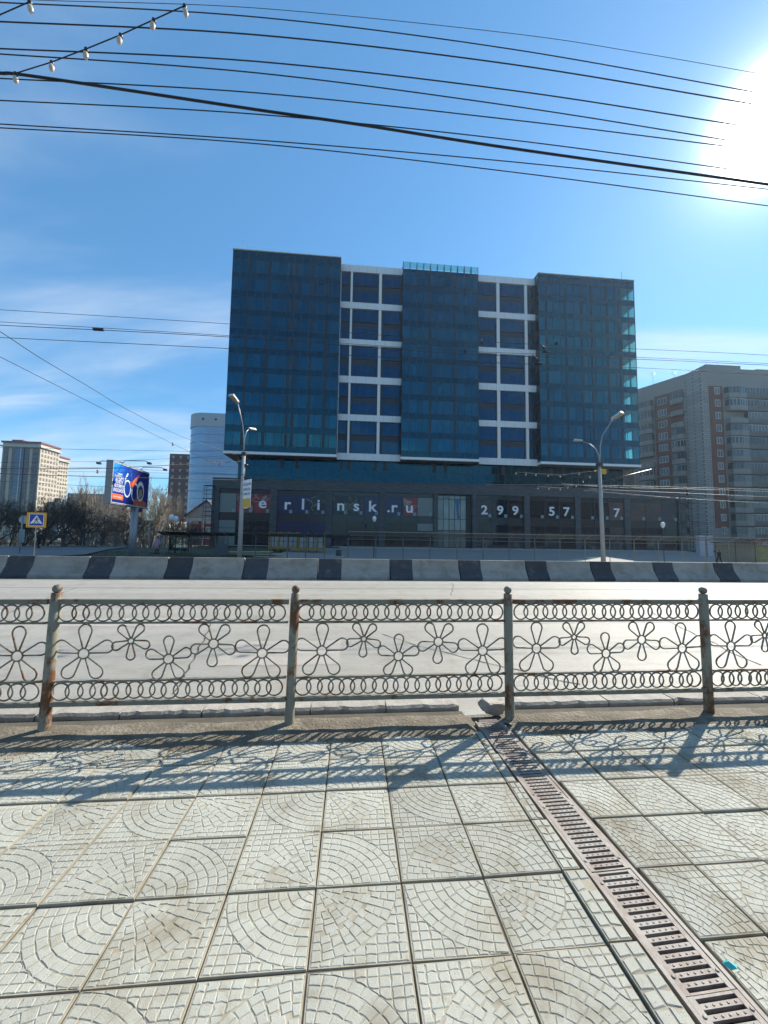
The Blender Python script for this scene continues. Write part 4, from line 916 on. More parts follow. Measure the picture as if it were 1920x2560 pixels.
# blocks across the street behind the viewer (they show in the glass)
for (x0, x1, y0, zt, lab, m) in ((72, 150, -42, 38, 'long brown brick apartment block across the street behind the viewer, seen mirrored in the glass', mat('brown_brick', (0.10, 0.06, 0.05), .9, .15, .3)), (-70, -18, -48, 26, 'grey apartment block behind the viewer to the left, seen mirrored in the glass', mat('panel_dim', (0.13, 0.13, 0.13), .9, .1, .3))):
    e = empty('street_block', (x0, y0, 0)); tag(e, lab, 'building'); MB().box(0, x1 - x0, -14, 0, -.5, zt).build('wall', m, e)
    mb = MB()
    for i in range(int((x1 - x0) / 3.4)):
        for k in range(int(zt / 3) - 1): mb.box(1 + i * 3.4, 2.7 + i * 3.4, -.02, .06, 2 + k * 3, 3.6 + k * 3)
    mb.build('windows', rwin, e)['kind'] = 'stuff'
# ================================================================ TREES
def tree_meshes(seed, h, spread, upright, levels=5, nb=5, stems=1, rb=None, twig=0.011):
    rg = random.Random(seed); tr = MB(); cr = MB()
    def grow(p, d, ln, r, lv):
        n = 4 if lv < 3 else 3; pts = [p.copy()]; q = p.copy(); dd = d.copy()
        for i in range(n):
            dd = (dd + Vector((rg.gauss(0, .16), rg.gauss(0, .16), rg.gauss(0, .10) + .05 * upright))).normalized(); q = q + dd * (ln / n); pts.append(q.copy())
        rr = [max(twig * .7, r * (1 - .5 * i / n)) for i in range(n + 1)]
        (tr if lv < 2 else cr).tube(pts, rr, 6 if lv < 2 else 3, caps=False)
        if lv >= levels: return
        k = nb if lv == 0 else rg.choice((3, 4)) if lv < levels - 1 else rg.choice((4, 5, 6))
        for i in range(k):
            t = rg.uniform(.3, 1.0) if i else 1.0
            ii = min(n - 1, int(t * n)); base = pts[ii].lerp(pts[ii + 1], t * n - ii)
            ax = Vector((rg.gauss(0, 1), rg.gauss(0, 1), rg.gauss(0, .6))); ax = (ax - dd * ax.dot(dd)).normalized()
            sp = spread * rg.uniform(.5, 1.15) * (0.45 if i == 0 else 1)
            nd = (dd * cos(sp) + ax * sin(sp) + Vector((0, 0, .12 + .25 * upright))).normalized()
            grow(base, nd, ln * rg.uniform(.52, .78), max(twig, r * rg.uniform(.42, .6)), lv + 1)
    for s_ in range(stems):
        d0 = Vector((rg.gauss(0, .22 if stems > 1 else .05), rg.gauss(0, .22 if stems > 1 else .05), 1)).normalized()
        grow(Vector((rg.gauss(0, .15) * (stems > 1), rg.gauss(0, .15) * (stems > 1), -.3)), d0, h * .40, rb or h * .018, 0)
    return tr, cr
bark = mat('bark_dark', (0.055, 0.045, 0.038), .9, .2, 3); twg = mat('twig_brown', (0.10, 0.078, 0.058), .9, .2, 1, rnd=.2)
barkl = mat('bark_pale', (0.17, 0.15, 0.125), .9, .2, 2); twgl = mat('twig_pale', (0.19, 0.155, 0.12), .9, .2, 1, rnd=.15)
TK = {}
for nm, args, mm in (('dark_a', (1, 7.5, .75, .1, 5, 6, 2), (bark, twg)), ('dark_b', (2, 7.0, .85, 0, 5, 6, 3), (bark, twg)), ('dark_c', (9, 6.2, .8, .05, 5, 6, 3), (bark, twg)), ('tall_a', (5, 14, .42, .8, 5, 7, 1), (barkl, twgl)), ('tall_b', (6, 13, .5, .6, 5, 7, 2), (barkl, twgl))):
    t_, c_ = tree_meshes(*args, twig=(.0095 if nm[0] == 'd' else .013)); TK[nm] = (t_.mesh('trunk', mm[0]), c_.mesh('crown', mm[1]))
def tree(nm, px, Y, sc, label, rz, group):
    x = at(px, 1345, Y).x; e = empty('bare_tree', (x, Y, gz(x, Y) - .05), rz); e.scale = (sc,) * 3
    link('trunk', TK[nm][0], e); link('crown', TK[nm][1], e); tag(e, label, 'tree', group)
DG = 'dark bare trees behind the far footpath'; TG = 'tall pale bare trees around the billboard'
for nm, px, Y, sc, lab in (('dark_b', -30, 52, 1.15, 'dark spreading bare tree cut by the left edge of the photo'), ('dark_a', 28, 57, 1.1, 'dark bare tree in front of the cream tower, left of the round sign'), ('dark_c', 62, 50, 1.0, 'dark many-stemmed bare tree directly behind the round sign'),
                           ('dark_a', 112, 54, 1.1, 'dark bare tree right of the crossing sign'), ('dark_b', 158, 49, 1.2, 'thick leaning dark tree with wide crown between crossing sign and billboard'), ('dark_c', 205, 56, 1.15, 'dark bare tree left of the billboard in front of the grey panel block'),
                           ('dark_a', 250, 62, 1.0, 'dark bare tree below the left edge of the billboard'), ('dark_c', 318, 60, 1.0, 'low dark bare tree just left of the billboard post'), ('dark_b', 425, 66, 1.0, 'dark bushy tree in front of the brick tower'), ('dark_c', 470, 72, .95, 'dark bushy tree at the foot of the pale glass tower')):
    tree(nm, px, Y, sc, lab, px * .37, DG)
for nm, px, Y, sc, lab in (('tall_b', 196, 84, .98, 'slender pale bare tree behind the grey panel block roofline, left of the billboard'), ('tall_a', 240, 78, 1.1, 'tall slender pale tree rising just left of the billboard'), ('tall_b', 285, 76, .95, 'pale bare tree directly below the billboard'), ('tall_a', 345, 72, .85, 'pale bare tree just right of the billboard post'),
                           ('tall_b', 384, 70, 1.12, 'tall pale spreading tree between billboard and brick tower'), ('tall_a', 408, 80, 1.05, 'tall pale tree in front of the left side of the brick tower'), ('tall_a', 436, 86, .8, 'smaller pale tree in front of the red brick tower')):
    tree(nm, px, Y, sc, lab, px * .7, TG)
# low scrub behind the path
mb = MB(); rg = random.Random(8)
for k in range(900):
    Y = rg.uniform(49, 64); x = at(rg.uniform(-120, 560), 1345, Y).x; z = gz(x, Y); h = rg.uniform(.8, 2.6)
    p = Vector((x, Y, z)); q = p + Vector((rg.gauss(0, .35), rg.gauss(0, .35), h)); mb.tube([p, (p + q) / 2 + Vector((rg.gauss(0, .1), 0, 0)), q], [.018, .013, .008], 3, caps=False)
    for j in range(4):
        a = p.lerp(q, rg.uniform(.3, .95)); mb.tube([a, a + Vector((rg.gauss(0, .3), rg.gauss(0, .3), rg.uniform(.1, .6)))], [.01, .007], 3, caps=False)
tag(mb.build('scrub', twg), 'brown leafless scrub along the far footpath', 'scrub', kind='stuff')
# grass tufts on the lawn
mb = MB()
for k in range(5000):
    x = rg.uniform(-24, 1); Y = rg.uniform(26, 40); z = gz(x, Y) - .06; a = rg.uniform(0, pi); h = rg.uniform(.05, .16); w_ = .02
    mb._add([(x - w_ * cos(a), Y - w_ * sin(a), z), (x + w_ * cos(a), Y + w_ * sin(a), z), (x + rg.gauss(0, .04), Y + rg.gauss(0, .04), z + h)], [(0, 1, 2)])
tag(mb.build('grass', mat('grass_blades', (0.055, 0.07, 0.028), .9, rnd=.2)), 'short dry grass on the verge behind the barrier', 'grass', kind='stuff')
# ================================================================ LAMP POSTS
polec = mat('pole_concrete', (0.33, 0.33, 0.32), .8, .12, 2)
def head_mesh(sx=.62, w_=.16, lens=None):
    a = MB(); a._add([(0, -w_ * .5, .05), (sx, -w_, .06), (sx * 1.05, 0, .06), (sx, w_, .06), (0, w_ * .5, .05), (.02, -w_ * .4, .14), (sx * .9, -w_ * .75, .20), (sx * .9, w_ * .75, .20), (.02, w_ * .4, .14)],
                     [(0, 4, 3, 2, 1), (0, 1, 6, 5), (1, 2, 6), (2, 7, 6), (2, 3, 7), (3, 4, 8, 7), (4, 0, 5, 8), (5, 6, 7, 8)]); return a
lens_m = mat('lamp_lens', (0.35, 0.28, 0.14), .4); headm = mat('lamp_housing', (0.5, 0.5, 0.5), .45)
def arm(parent, pts, dirv, scale=1.0):
    o = MB().tube(pts, .036, 8).build('arm', galv, parent)
    hd = head_mesh().build('lamp_head', headm, parent, pts[-1]); d = Vector(dirv).normalized(); hd.rotation_euler = d.to_track_quat('X', 'Z').to_euler(); hd.scale = (scale,) * 3
    MB().box(.12, .56, -.1, .1, .015, .045).build('lens', lens_m, hd)
    return o
def V(px, py, Y, base): p = at(px, py, Y); return (p.x - base.x, p.y - base.y, p.z - base.z)
LPY = 30.0
pb = at(598.5, 1400, LPY); zb = gz(pb.x, LPY) - .1; base = Vector((pb.x, LPY, zb)); top = at(610, 1133, LPY)
lp = empty('street_lamp', base); tag(lp, 'concrete lamp post with two arms left of the office entrance, carrying a small banner', 'lamp post', 'concrete lamp posts behind the barrier')
MB().tube([(0, 0, 0), (top.x - base.x, 0, top.z - zb)], [.20, .13], 14).build('pole', polec, lp)
for z in (6.0, 7.0, 8.0): MB().lathe([(.165, 0), (.165, .12)], (.2, 0, z), 12).build('clamp', darkm, lp)
MB().box(-.16, .16, -.18, .18, 0, .25).build('bracket', darkm, lp, (top.x - base.x, 0, top.z - zb - .2))
P = [V(609.6, 1140, 30, base), V(609.6, 1093, 30, base), V(606, 1056, 29.6, base), V(594.4, 1009, 28.6, base)]; arm(lp, P, (-.35, -1, .25), 1.5)
P = [V(610.2, 1131, 30, base), V(611.5, 1096, 30, base), V(616, 1079, 30.2, base), V(622, 1073, 30.5, base)]; arm(lp, P, (.5, 1, .05), 1.2)
bn = MB().box(0, 1.25, -.015, .015, 0, 2.2).build('banner', white_p, lp, V(606.8, 1270, 29.8, base), radians(-48))
MB().box(.02, 1.23, -.022, -.016, .02, .72).build('yellow_band', mat('banner_yellow', (.62, .38, .02), .5), bn)
me = text_mesh('ПРОДАЖА', .26, mat('print_blue', (.03, .06, .25), .5), 'banner_text', .003); link('banner_text', me, bn, (.62, -.024, 1.75))
me = text_mesh('АРЕНДА', .28, MATS['print_blue'], 'banner_text', .003); link('banner_text', me, bn, (.62, -.024, 1.35))
me = text_mesh('ОФИСОВ', .24, MATS['print_blue'], 'banner_text', .003); link('banner_text', me, bn, (.62, -.024, 1.0))
pb = at(1509, 1412, LPY); zb = gz(pb.x, LPY) - .1; base = Vector((pb.x, LPY, zb)); top = at(1498.5, 1162, LPY)
lp = empty('street_lamp', base); tag(lp, 'concrete lamp post with two curved arms and a yellow box right of the entrance', 'lamp post', 'concrete lamp posts behind the barrier')
MB().tube([(0, 0, 0), (top.x - base.x, 0, top.z - zb)], [.20, .12], 14).build('pole', polec, lp)
MB().box(-.2, .2, -.2, .2, 0, .3).build('bracket', darkm, lp, (top.x - base.x, 0, top.z - zb - .15))
P = [V(1500, 1160, 30, base), V(1500.6, 1115, 30, base), V(1506, 1089, 29.6, base), V(1530, 1051, 28.6, base)]; arm(lp, P, (.42, -1, .30), 1.6)
P = [V(1498, 1158, 30, base), V(1497.6, 1139, 30, base), V(1489, 1122, 30.3, base), V(1474.7, 1109.7, 30.8, base), V(1456.6, 1104.3, 31.4, base)]; arm(lp, P, (-1, .5, .1), 1.25)
yb = MB().box(0, .34, -.2, .12, 0, .42).build('signal_box', mat('box_yellow', (.5, .33, .03), .5), lp, V(1503, 1185, 29.9, base)); MB().box(.34, .5, -.2, .1, .1, .42).build('box_door', darkm, yb)
MB().tube([V(1506, 1204, 29.9, base), V(1628, 1174, 29.9, base)], .06, 6).build('bracket_arm', darkm, lp)
# small park globe lamps
for px, py, Y, lab in ((936, 1299, 47, 'small white globe lamp standing in front of the letters k and dot'), (429, 1296, 44, 'left one of two small white lamps above the glass shelter'), (440, 1300, 45, 'right one of two small white lamps above the glass shelter'), (1657, 1314, 44, 'small white tilted lamp in front of the unfinished right end of the podium')):
    p = at(px, py, Y); g = gz(p.x, Y); e = empty('park_lamp', (p.x, Y, g)); tag(e, lab, 'lamp', 'small park lamps')
    MB().tube([(0, 0, 0), (0, 0, p.z - g - .3)], .045, 8).build('pole', darkm, e); MB().lathe([(.06, -.32), (.16, -.2), (.24, .0), (.26, .2), (.2, .38), (.08, .46), (.01, .47)], (0, 0, p.z - g), 14).build('globe', white_p, e)
# ================================================================ BILLBOARD
a = Vector((-17.25, 27.65, 0)); b_ = Vector((-17.56, 32.95, 0)); d = b_ - a; bl_ = d.length
bb = empty('billboard', (a.x, a.y, 0), atan2(d.y, d.x)); tag(bb, 'blue billboard with the number 60 and a cosmonaut on a single grey post', 'billboard')
# local x along the face, the face looks towards local -y
Z0, Z1 = 3.93, 6.93
MB().box(0, bl_, .02, .46, Z0 - .08, Z1 + .08).build('box', mat('billboard_grey', (.20, .21, .23), .6), bb)
MB().box(0, .06, -.01, .02, Z0, Z1).box(bl_ - .06, bl_, -.01, .02, Z0, Z1).box(.06, bl_ - .06, -.01, .02, Z1 - .06, Z1).box(.06, bl_ - .06, -.01, .02, Z0, Z0 + .06).build('frame', mat('frame_pale', (.45, .46, .5), .4), bb)
pn = bpy.data.materials.new('poster_blue_print'); pn.use_nodes = True; t = pn.node_tree; bs = t.nodes['Principled BSDF']; bs.inputs['Roughness'].default_value = .35
co = t.nodes.new('ShaderNodeTexCoord'); g = t.nodes.new('ShaderNodeVectorMath'); g.operation = 'DISTANCE'; g.inputs[1].default_value = (.3, 0, Z1); t.links.new(co.outputs['Object'], g.inputs[0])
r = t.nodes.new('ShaderNodeValToRGB'); r.color_ramp.elements[0].position = 0; r.color_ramp.elements[0].color = (.03, .32, .85, 1); r.color_ramp.elements[1].position = .75; r.color_ramp.elements[1].color = (.006, .012, .16, 1)
e_ = r.color_ramp.elements.new(.35); e_.color = (.008, .07, .42, 1)
ml = t.nodes.new('ShaderNodeMath'); ml.operation = 'MULTIPLY'; ml.inputs[1].default_value = .25; t.links.new(g.outputs['Value'], ml.inputs[0]); t.links.new(ml.outputs[0], r.inputs[0]); t.links.new(r.outputs[0], bs.inputs['Base Color'])
MB().box(.06, bl_ - .06, 0, .02, Z0 + .06, Z1 - .06).build('poster', pn, bb)
def flat(name, poly, y, m, par=bb): return MB().prism(poly, y - .006, y).build(name, m, par)
pale = mat('print_pale_blue', (.45, .62, .78), .5); orange = mat('print_orange', (.75, .13, .03), .5); oran2 = mat('print_suit_orange', (.45, .09, .03), .6, .4, 6); skin_p = mat('print_skin', (.35, .22, .16), .6)
FL = Matrix.Translation((0, -.008, 0)) @ Matrix.Diagonal((1, .04, 1, 1))
def ringprint(cx_, cz, rx, rz_, w_, y): MB(FL).tube([(cx_ + rx * cos(a_), y, cz + rz_ * sin(a_)) for a_ in rng(0, 2 * pi, 28)[:-1]], w_, 4, closed=True).build('print_digit', pale, bb)
sx = bl_ / 5.3
ringprint(2.0, 5.15, .45, .62, .09, -.004); MB(FL).tube([(1.58, -.004, 5.3), (1.65, -.004, 5.9), (1.98, -.004, 6.35)], .09, 4).build('print_digit', pale, bb)
ringprint(3.15, 5.0, .50, .68, .09, -.004)
MB(FL).tube([(2.4, -.004, 4.1), (2.75, -.004, 4.9), (2.6, -.004, 5.9), (2.3, -.004, 6.7)], .02, 4).build('print_orbit', mat('print_cyan', (.03, .25, .5), .5), bb)
flat('print_rocket', [(2.55, 5.45), (2.75, 5.9), (3.6, 6.55), (3.15, 5.75), (2.8, 5.3)], -.012, orange)
flat('print_rocket', [(2.3, 5.75), (2.7, 5.85), (2.6, 5.4), (2.45, 5.3)], -.014, mat('print_red', (.4, .03, .02), .5))
# helmeted figure print (a plain generic cosmonaut)
MB().prism([(3.95 + .56 * cos(a_), 5.2 + .82 * sin(a_)) for a_ in rng(0, 2 * pi, 24)[:-1]], -.018, -.012).build('print_helmet', mat('print_white', (.62, .66, .7), .5), bb)
MB().prism([(3.97 + .40 * cos(a_), 5.12 + .56 * sin(a_)) for a_ in rng(0, 2 * pi, 20)[:-1]], -.024, -.018).build('print_visor', mat('print_black', (.02, .02, .03), .4), bb)
MB().prism([(3.95 + .24 * cos(a_), 5.02 + .38 * sin(a_)) for a_ in rng(0, 2 * pi, 16)[:-1]], -.030, -.024).build('print_face', skin_p, bb)
flat('print_suit', [(2.95, 4.02), (3.1, 4.45), (3.5, 4.62), (4.35, 4.55), (4.95, 4.35), (5.1, 4.02)], -.012, oran2)
flat('print_banner', [(.1, 4.22), (1.5, 4.22), (1.5, 4.62), (.1, 4.62)], -.006, orange)
for i, (tx, z, s_) in enumerate((('12 апреля', 6.06, .2), ('ПЕРВОМУ', 5.74, .34), ('ПОЛЁТУ', 5.42, .34), ('ЧЕЛОВЕКА', 5.10, .34), ('В КОСМОС', 4.78, .34))):
    me = text_mesh(tx, s_, white_p, 'poster_text', .003, .72, .006); link('poster_text', me, bb, (.85, -.012, z))
me = text_mesh('60 лет подвигу', .16, white_p, 'poster_text', .003); link('poster_text', me, bb, (.8, -.016, 4.36))
MB().box(3.55, 4.05, .1, .4, Z0 - .45, Z0 - .08).box(4.15, 4.7, .12, .38, Z0 - .38, Z0 - .1).build('bracket', darkm, bb)
gp = gz(-17.5, 31.4); MB().lathe([(.27, gp - .2), (.27, Z0 - .09)], (3.8, .24, 0), 14).build('post', mat('post_grey', (.22, .25, .28), .5, metal=.3), bb)
for x in (1.3, 4.0): MB().tube([(x, .1, Z1 + .08), (x, -.1, Z1 + .3), (x, -1.5, Z1 + .34), (x, -1.75, Z1 + .22)], .028, 5).box(x - .15, x + .15, -1.9, -1.68, Z1 + .1, Z1 + .24).build('lamp_arm', darkm, bb)
MB().tube([(2, .3, Z1 + .08), (2, .5, Z1 + .3), (2, 1.9, Z1 + .34), (2, 2.1, Z1 + .2)], .028, 5).box(1.85, 2.15, 2.0, 2.22, Z1 + .08, Z1 + .22).build('lamp_arm', darkm, bb)
# ================================================================ ROAD SIGNS
p = at(91.5, 1300, 26.0); g = gz(p.x, 26); e = empty('crossing_sign', (p.x, 26, g), radians(22)); tag(e, 'blue pedestrian crossing sign with a yellow border on a thin post at the far left', 'road sign')
MB().tube([(0, .04, 0), (0, .04, p.z - g + .4)], .035, 8).build('pole', galv, e); zc = p.z - g
pl = MB().box(-.5, .5, -.015, .015, zc - .5, zc + .5).build('plate', mat('sign_yellow', (.62, .30, .01), .45), e)
MB().box(-.37, .37, -.021, -.016, zc - .40, zc + .40).build('white_border', white_p, pl); MB().box(-.34, .34, -.026, -.022, zc - .37, zc + .37).build('blue_field', mat('sign_blue', (.006, .05, .36), .45), pl)
MB().prism([(-.31, zc - .24), (.31, zc - .24), (0, zc + .32)], -.031, -.027).build('white_triangle', white_p, pl)
fg = MB(); y0, y1 = -.036, -.032
fg.prism([(.02 + .035 * cos(a_), zc + .17 + .035 * sin(a_)) for a_ in rng(0, 2 * pi, 10)[:-1]], y0, y1); fg.prism([(-.03, zc - .02), (.04, zc - .02), (.05, zc + .12), (-.01, zc + .12)], y0, y1)
fg.prism([(-.03, zc - .02), (-.13, zc - .2), (-.09, zc - .2), (.02, zc - .02)], y0, y1); fg.prism([(.0, zc - .02), (.1, zc - .2), (.14, zc - .2), (.045, zc - .02)], y0, y1); fg.prism([(-.01, zc + .11), (-.10, zc + .03), (-.09, zc), (.0, zc + .07)], y0, y1); fg.prism([(.04, zc + .11), (.12, zc + .04), (.11, zc + .01), (.04, zc + .07)], y0, y1)
fg.build('pedestrian_symbol', mat('symbol_black', (.01, .01, .01), .5), pl)
for q in range(4): MB().box(-.2 + q * .11, -.13 + q * .11, -.036, -.032, zc - .235, zc - .205).build('stripe', MATS['symbol_black'], pl)
p = at(60, 1299, 33); g = gz(p.x, 33); e = empty('round_sign', (p.x, 33, g), radians(25)); tag(e, 'back of a round grey road sign on a post left of the crossing sign', 'road sign')
MB().tube([(-.1, 0, 0), (-.1, 0, p.z - g + .35)], .05, 8).build('pole', mat('post_blue_grey', (.22, .28, .31), .5), e); o = MB().tube([(0, .06, p.z - g), (0, .09, p.z - g)], .34, 20, sm=False).build('disc', galv, e); MB().box(-.22, .12, -.02, .04, p.z - g - 1.9, p.z - g - .8).build('sign_back', MATS['post_blue_grey'], e)
# ================================================================ WALKWAY CANOPIES
slt = mat('canopy_slat', (0.13, 0.115, 0.095), .6, .2, 1); cpost = mat('canopy_post', (0.24, 0.24, 0.22), .5)
cn = empty('slatted_canopy', (-.43, 41, 0)); tag(cn, 'long grey-brown slatted canopy on posts in front of the office building', 'canopy')
nC = 19; SPC = 3.08
for k in range(nC):
    x = SPC * k; g = gz(x - .43, 41) - .1
    MB().tube([(x, 0, g), (x, 0, 1.85), (x + .06, -.15, 1.98), (x + .1, -1.15, 2.33)], .045, 6).build('post', cpost, cn)
    if k < nC - 1:
        for q in range(6): MB().box(x + .02, x + SPC - .02, -.2 - q * .19, -.04 - q * .19, 1.97 + q * .062, 2.0 + q * .062).build('slat', slt, cn)
        MB().box(x + .04, x + SPC - .04, -.02, .02, 1.50, 1.55).build('rail', cpost, cn)
for z in (1.96, 2.36): MB().box(0, SPC * (nC - 1), -.02 if z < 2 else -1.22, .03 if z < 2 else -1.17, z - .05, z + .02).build('beam', cpost, cn)
c2 = empty('dark_canopy', (-18.3, 38, 0)); tag(c2, 'dark curved-roof canopy on thin posts, left of the slatted canopy', 'canopy')
roofc = mat('canopy_roof', (0.05, 0.052, 0.055), .45)
mb = MB(); L2 = 18.0
arc = [(.1, 1.66), (-.35, 1.82), (-.85, 1.93), (-1.4, 1.97), (-1.4, 2.01), (-.85, 1.97), (-.35, 1.86), (.1, 1.70)]
mb.xprism(arc, -.5, L2); mb.build('roof', roofc, c2)
for px in (423, 480, 539, 570, 640, 678.5, 720, 765, 813):
    x = at(px, 1345, 38).x + 18.3; g = gz(x - 18.3, 38) - .1; MB().tube([(x, 0, g), (x, 0, 1.62), (x, -.12, 1.70), (x, -1.35, 1.955)], .045, 6).build('post', cpost, c2)
for x in rng(.5, L2 - .5, 12): MB().xprism([(q[0], q[1] + (.03 if i > 3 else -.03)) for i, q in enumerate(arc)], x - .03, x + .03).build('rib', darkm, c2)
# shelters
shg = glass_mat('shelter_glass', (.42, .55, .58), (.8, .95, 1), .12)
def shelter(px0, px1, Y, ztop, label, panels):
    a = at(px0, 1345, Y); b_ = at(px1, 1345, Y); w_ = b_.x - a.x; g = gz(a.x, Y); e = empty('bus_shelter', (a.x, Y, g)); tag(e, label, 'shelter'); h = ztop - g
    for x in rng(0, w_, 3):
        MB().box(x - .03, x + .03, -.03, .03, 0, h).build('post', darkm, e)
    MB().box(-.2, w_ + .2, -.9, .5, h, h + .1).build('roof', roofc, e); MB().box(.3, w_ - .3, .1, .45, .42, .48).box(.4, .5, .15, .4, 0, .42).box(w_ - .5, w_ - .4, .15, .4, 0, .42).build('bench', slt, e)
    for i in range(3):
        x0 = w_ * i / 3 + .05; x1 = w_ * (i + 1) / 3 - .05; m = panels[i]
        MB().box(x0, x1, -.01, .01, .25, h - .15).build('glass_panel', m, e)
    return e
shelter(424, 472, 38.3, 1.6, 'glass bus shelter under the left end of the dark canopy', [shg] * 3)
ygl = mat('yellow_green_poster', (0.22, 0.21, 0.085), .6, .35, 3); yg2 = mat('sandy_panel', (0.21, 0.19, 0.145), .7, .15, 3)
shelter(1787, 1935, 43.5, 1.72, 'shelter with yellow-green panels behind the walking person at right', [yg2, yg2, ygl])
# cabinets and construction things
cabm = mat('cabinet_white', (0.40, 0.41, 0.46), .6, .06, 2)
for i, px in enumerate((1752, 1771)):
    p = at(px, 1370, 52); e = MB().box(-.5, .5, -.3, .3, 0, 3.2).box(-.45, .45, -.33, -.301, 1.7, 3.1).box(-.45, .45, -.33, -.301, .1, 1.6).build('white_cabinet', cabm, None, (p.x, 52, gz(p.x, 52) - .05)); tag(e, ('left' if i == 0 else 'right') + ' one of the two white cabinets left of the yellow-green shelter', 'cabinet', 'white cabinets')
ylw = mat('rack_yellow', (0.30, 0.17, 0.025), .6, .3, 3)
for i, (px0, px1) in enumerate(((671, 744), (746, 812))):
    a = at(px0, 1345, 50); b_ = at(px1, 1345, 50); w_ = b_.x - a.x; g = gz(a.x, 50); e = empty('yellow_rack', (a.x, 50, g)); tag(e, ('left' if i == 0 else 'right') + ' one of the two yellow metal racks with grey blocks behind the dark canopy', 'rack', 'yellow racks on the building site')
    for x in rng(0, w_ - .12, 3):
        for y in (0, 1.4): MB().box(x, x + .12, y, y + .12, 0, 2.6).build('upright', ylw, e)
    for z in (.35, 2.2): MB().box(0, w_, -.03, .0, z, z + .28).build('crossbeam', ylw, e)
    for k in range(int(w_ / .62)):
        for q in range(2): MB().box(.15 + k * .62, .68 + k * .62, .2, 1.2, .65 + q * .72, 1.3 + q * .72).build('block', conc, e)
for i, (px, py, w_, h_, Y, rz, lab) in enumerate(((626, 1374, 4.6, .12, 41, .03, 'topmost pale board of the pile right of the left lamp post'), (640, 1380, 5.4, .14, 41, -.05, 'middle pale board of the pile right of the left lamp post'), (680, 1386, 3.6, .12, 40.5, .06, 'lowest pale board at the right of the pile by the lamp post'))):
    p = at(px, py, Y); o = MB().box(-w_ / 2, w_ / 2, -.7, .7, 0, h_).build('board', mat('plywood_pale', (0.36, 0.34, 0.25), .8, .1, 1), None, (p.x, Y, gz(p.x, Y) + .05 + (2 - i) * .17), rz); o.rotation_euler = (0, .02 * (i - 1), rz); tag(o, lab, 'board', 'pale boards piled on the grass')
bt = at(698, 1388, 41); o = MB().box(-2.6, 2.6, -.5, .5, -.1, .07).build('board_bearer', slt, None, (at(650, 1345, 41).x, 41, gz(bt.x, 41))); tag(o, 'dark wooden bearer lying beneath the pale board pile', 'timber')
p = at(555, 1370, 40); o = MB().box(-.55, .55, -.4, .4, 0, 1.25, taper=.12).build('concrete_stele', mat('stele_grey', (.10, .11, .13), .7), None, (p.x, 40, gz(p.x, 40) - .05)); tag(o, 'dark grey block standing left of the left lamp post', 'block')
p = at(846.5, 1378, 43); o = MB().lathe([(.32, 0), (.34, .6), (.32, 1.1), (.28, 1.15)], n=14).build('black_bin', darkm, None, (p.x, 43, gz(p.x, 43))); tag(o, 'small black bin on the kerb in front of the letters n and s', 'bin')
a = at(812, 1345, 42); b_ = at(862, 1345, 42); o = MB().box(0, b_.x - a.x, 0, 1.2, 0, .42).build('low_wall', conc, None, (a.x, 42, gz(a.x, 42))); tag(o, 'low concrete wall block below the black bin', 'wall')
# steps in front of the podium
for k in range(4):
    o = MB().box(-2, 59, 58.6 + k * .4, 60.9, -.3, -.02 + k * .07).build('step', conc, B, (0, -61, 0)) if k == 3 else MB().box(-2, 59, 58.6 + k * .4, 58.6 + (k + 1) * .4, -.3, -.02 + k * .07).build('step', conc, B, (0, -61, 0))
def scaffold(px, pyt, Y, nx, w_, name, label, nz):
    p = at(px, pyt, Y); g = gz(p.x, Y); h = p.z - g; e = empty(name, (p.x, Y, g)); tag(e, label, 'scaffold')
    for i in range(nx + 1):
        for y in (0, 1.0): MB().tube([(i * w_, y, 0), (i * w_, y, h)], .035, 5).build('standard', darkm, e)
    for k in range(nz + 1):
        z = h * k / nz + .02
        for y in (0, 1.0): MB().tube([(-.2, y, z), (nx * w_ + .2, y, z)], .025, 4).build('ledger', darkm, e)
        if k % 3 == 2: MB().box(0, nx * w_, .1, .9, z - .05, z).build('deck', slt, e)
    return e
scaffold(511, 1213, 60.0, 1, 1.3, 'scaffold_tower', 'thin dark scaffold tower at the left end of the podium', 14)
scaffold(1700, 1242, 60.3, 2, 1.6, 'scaffold_tower', 'rusty scaffold at the right end of the podium before the apartment block', 9)
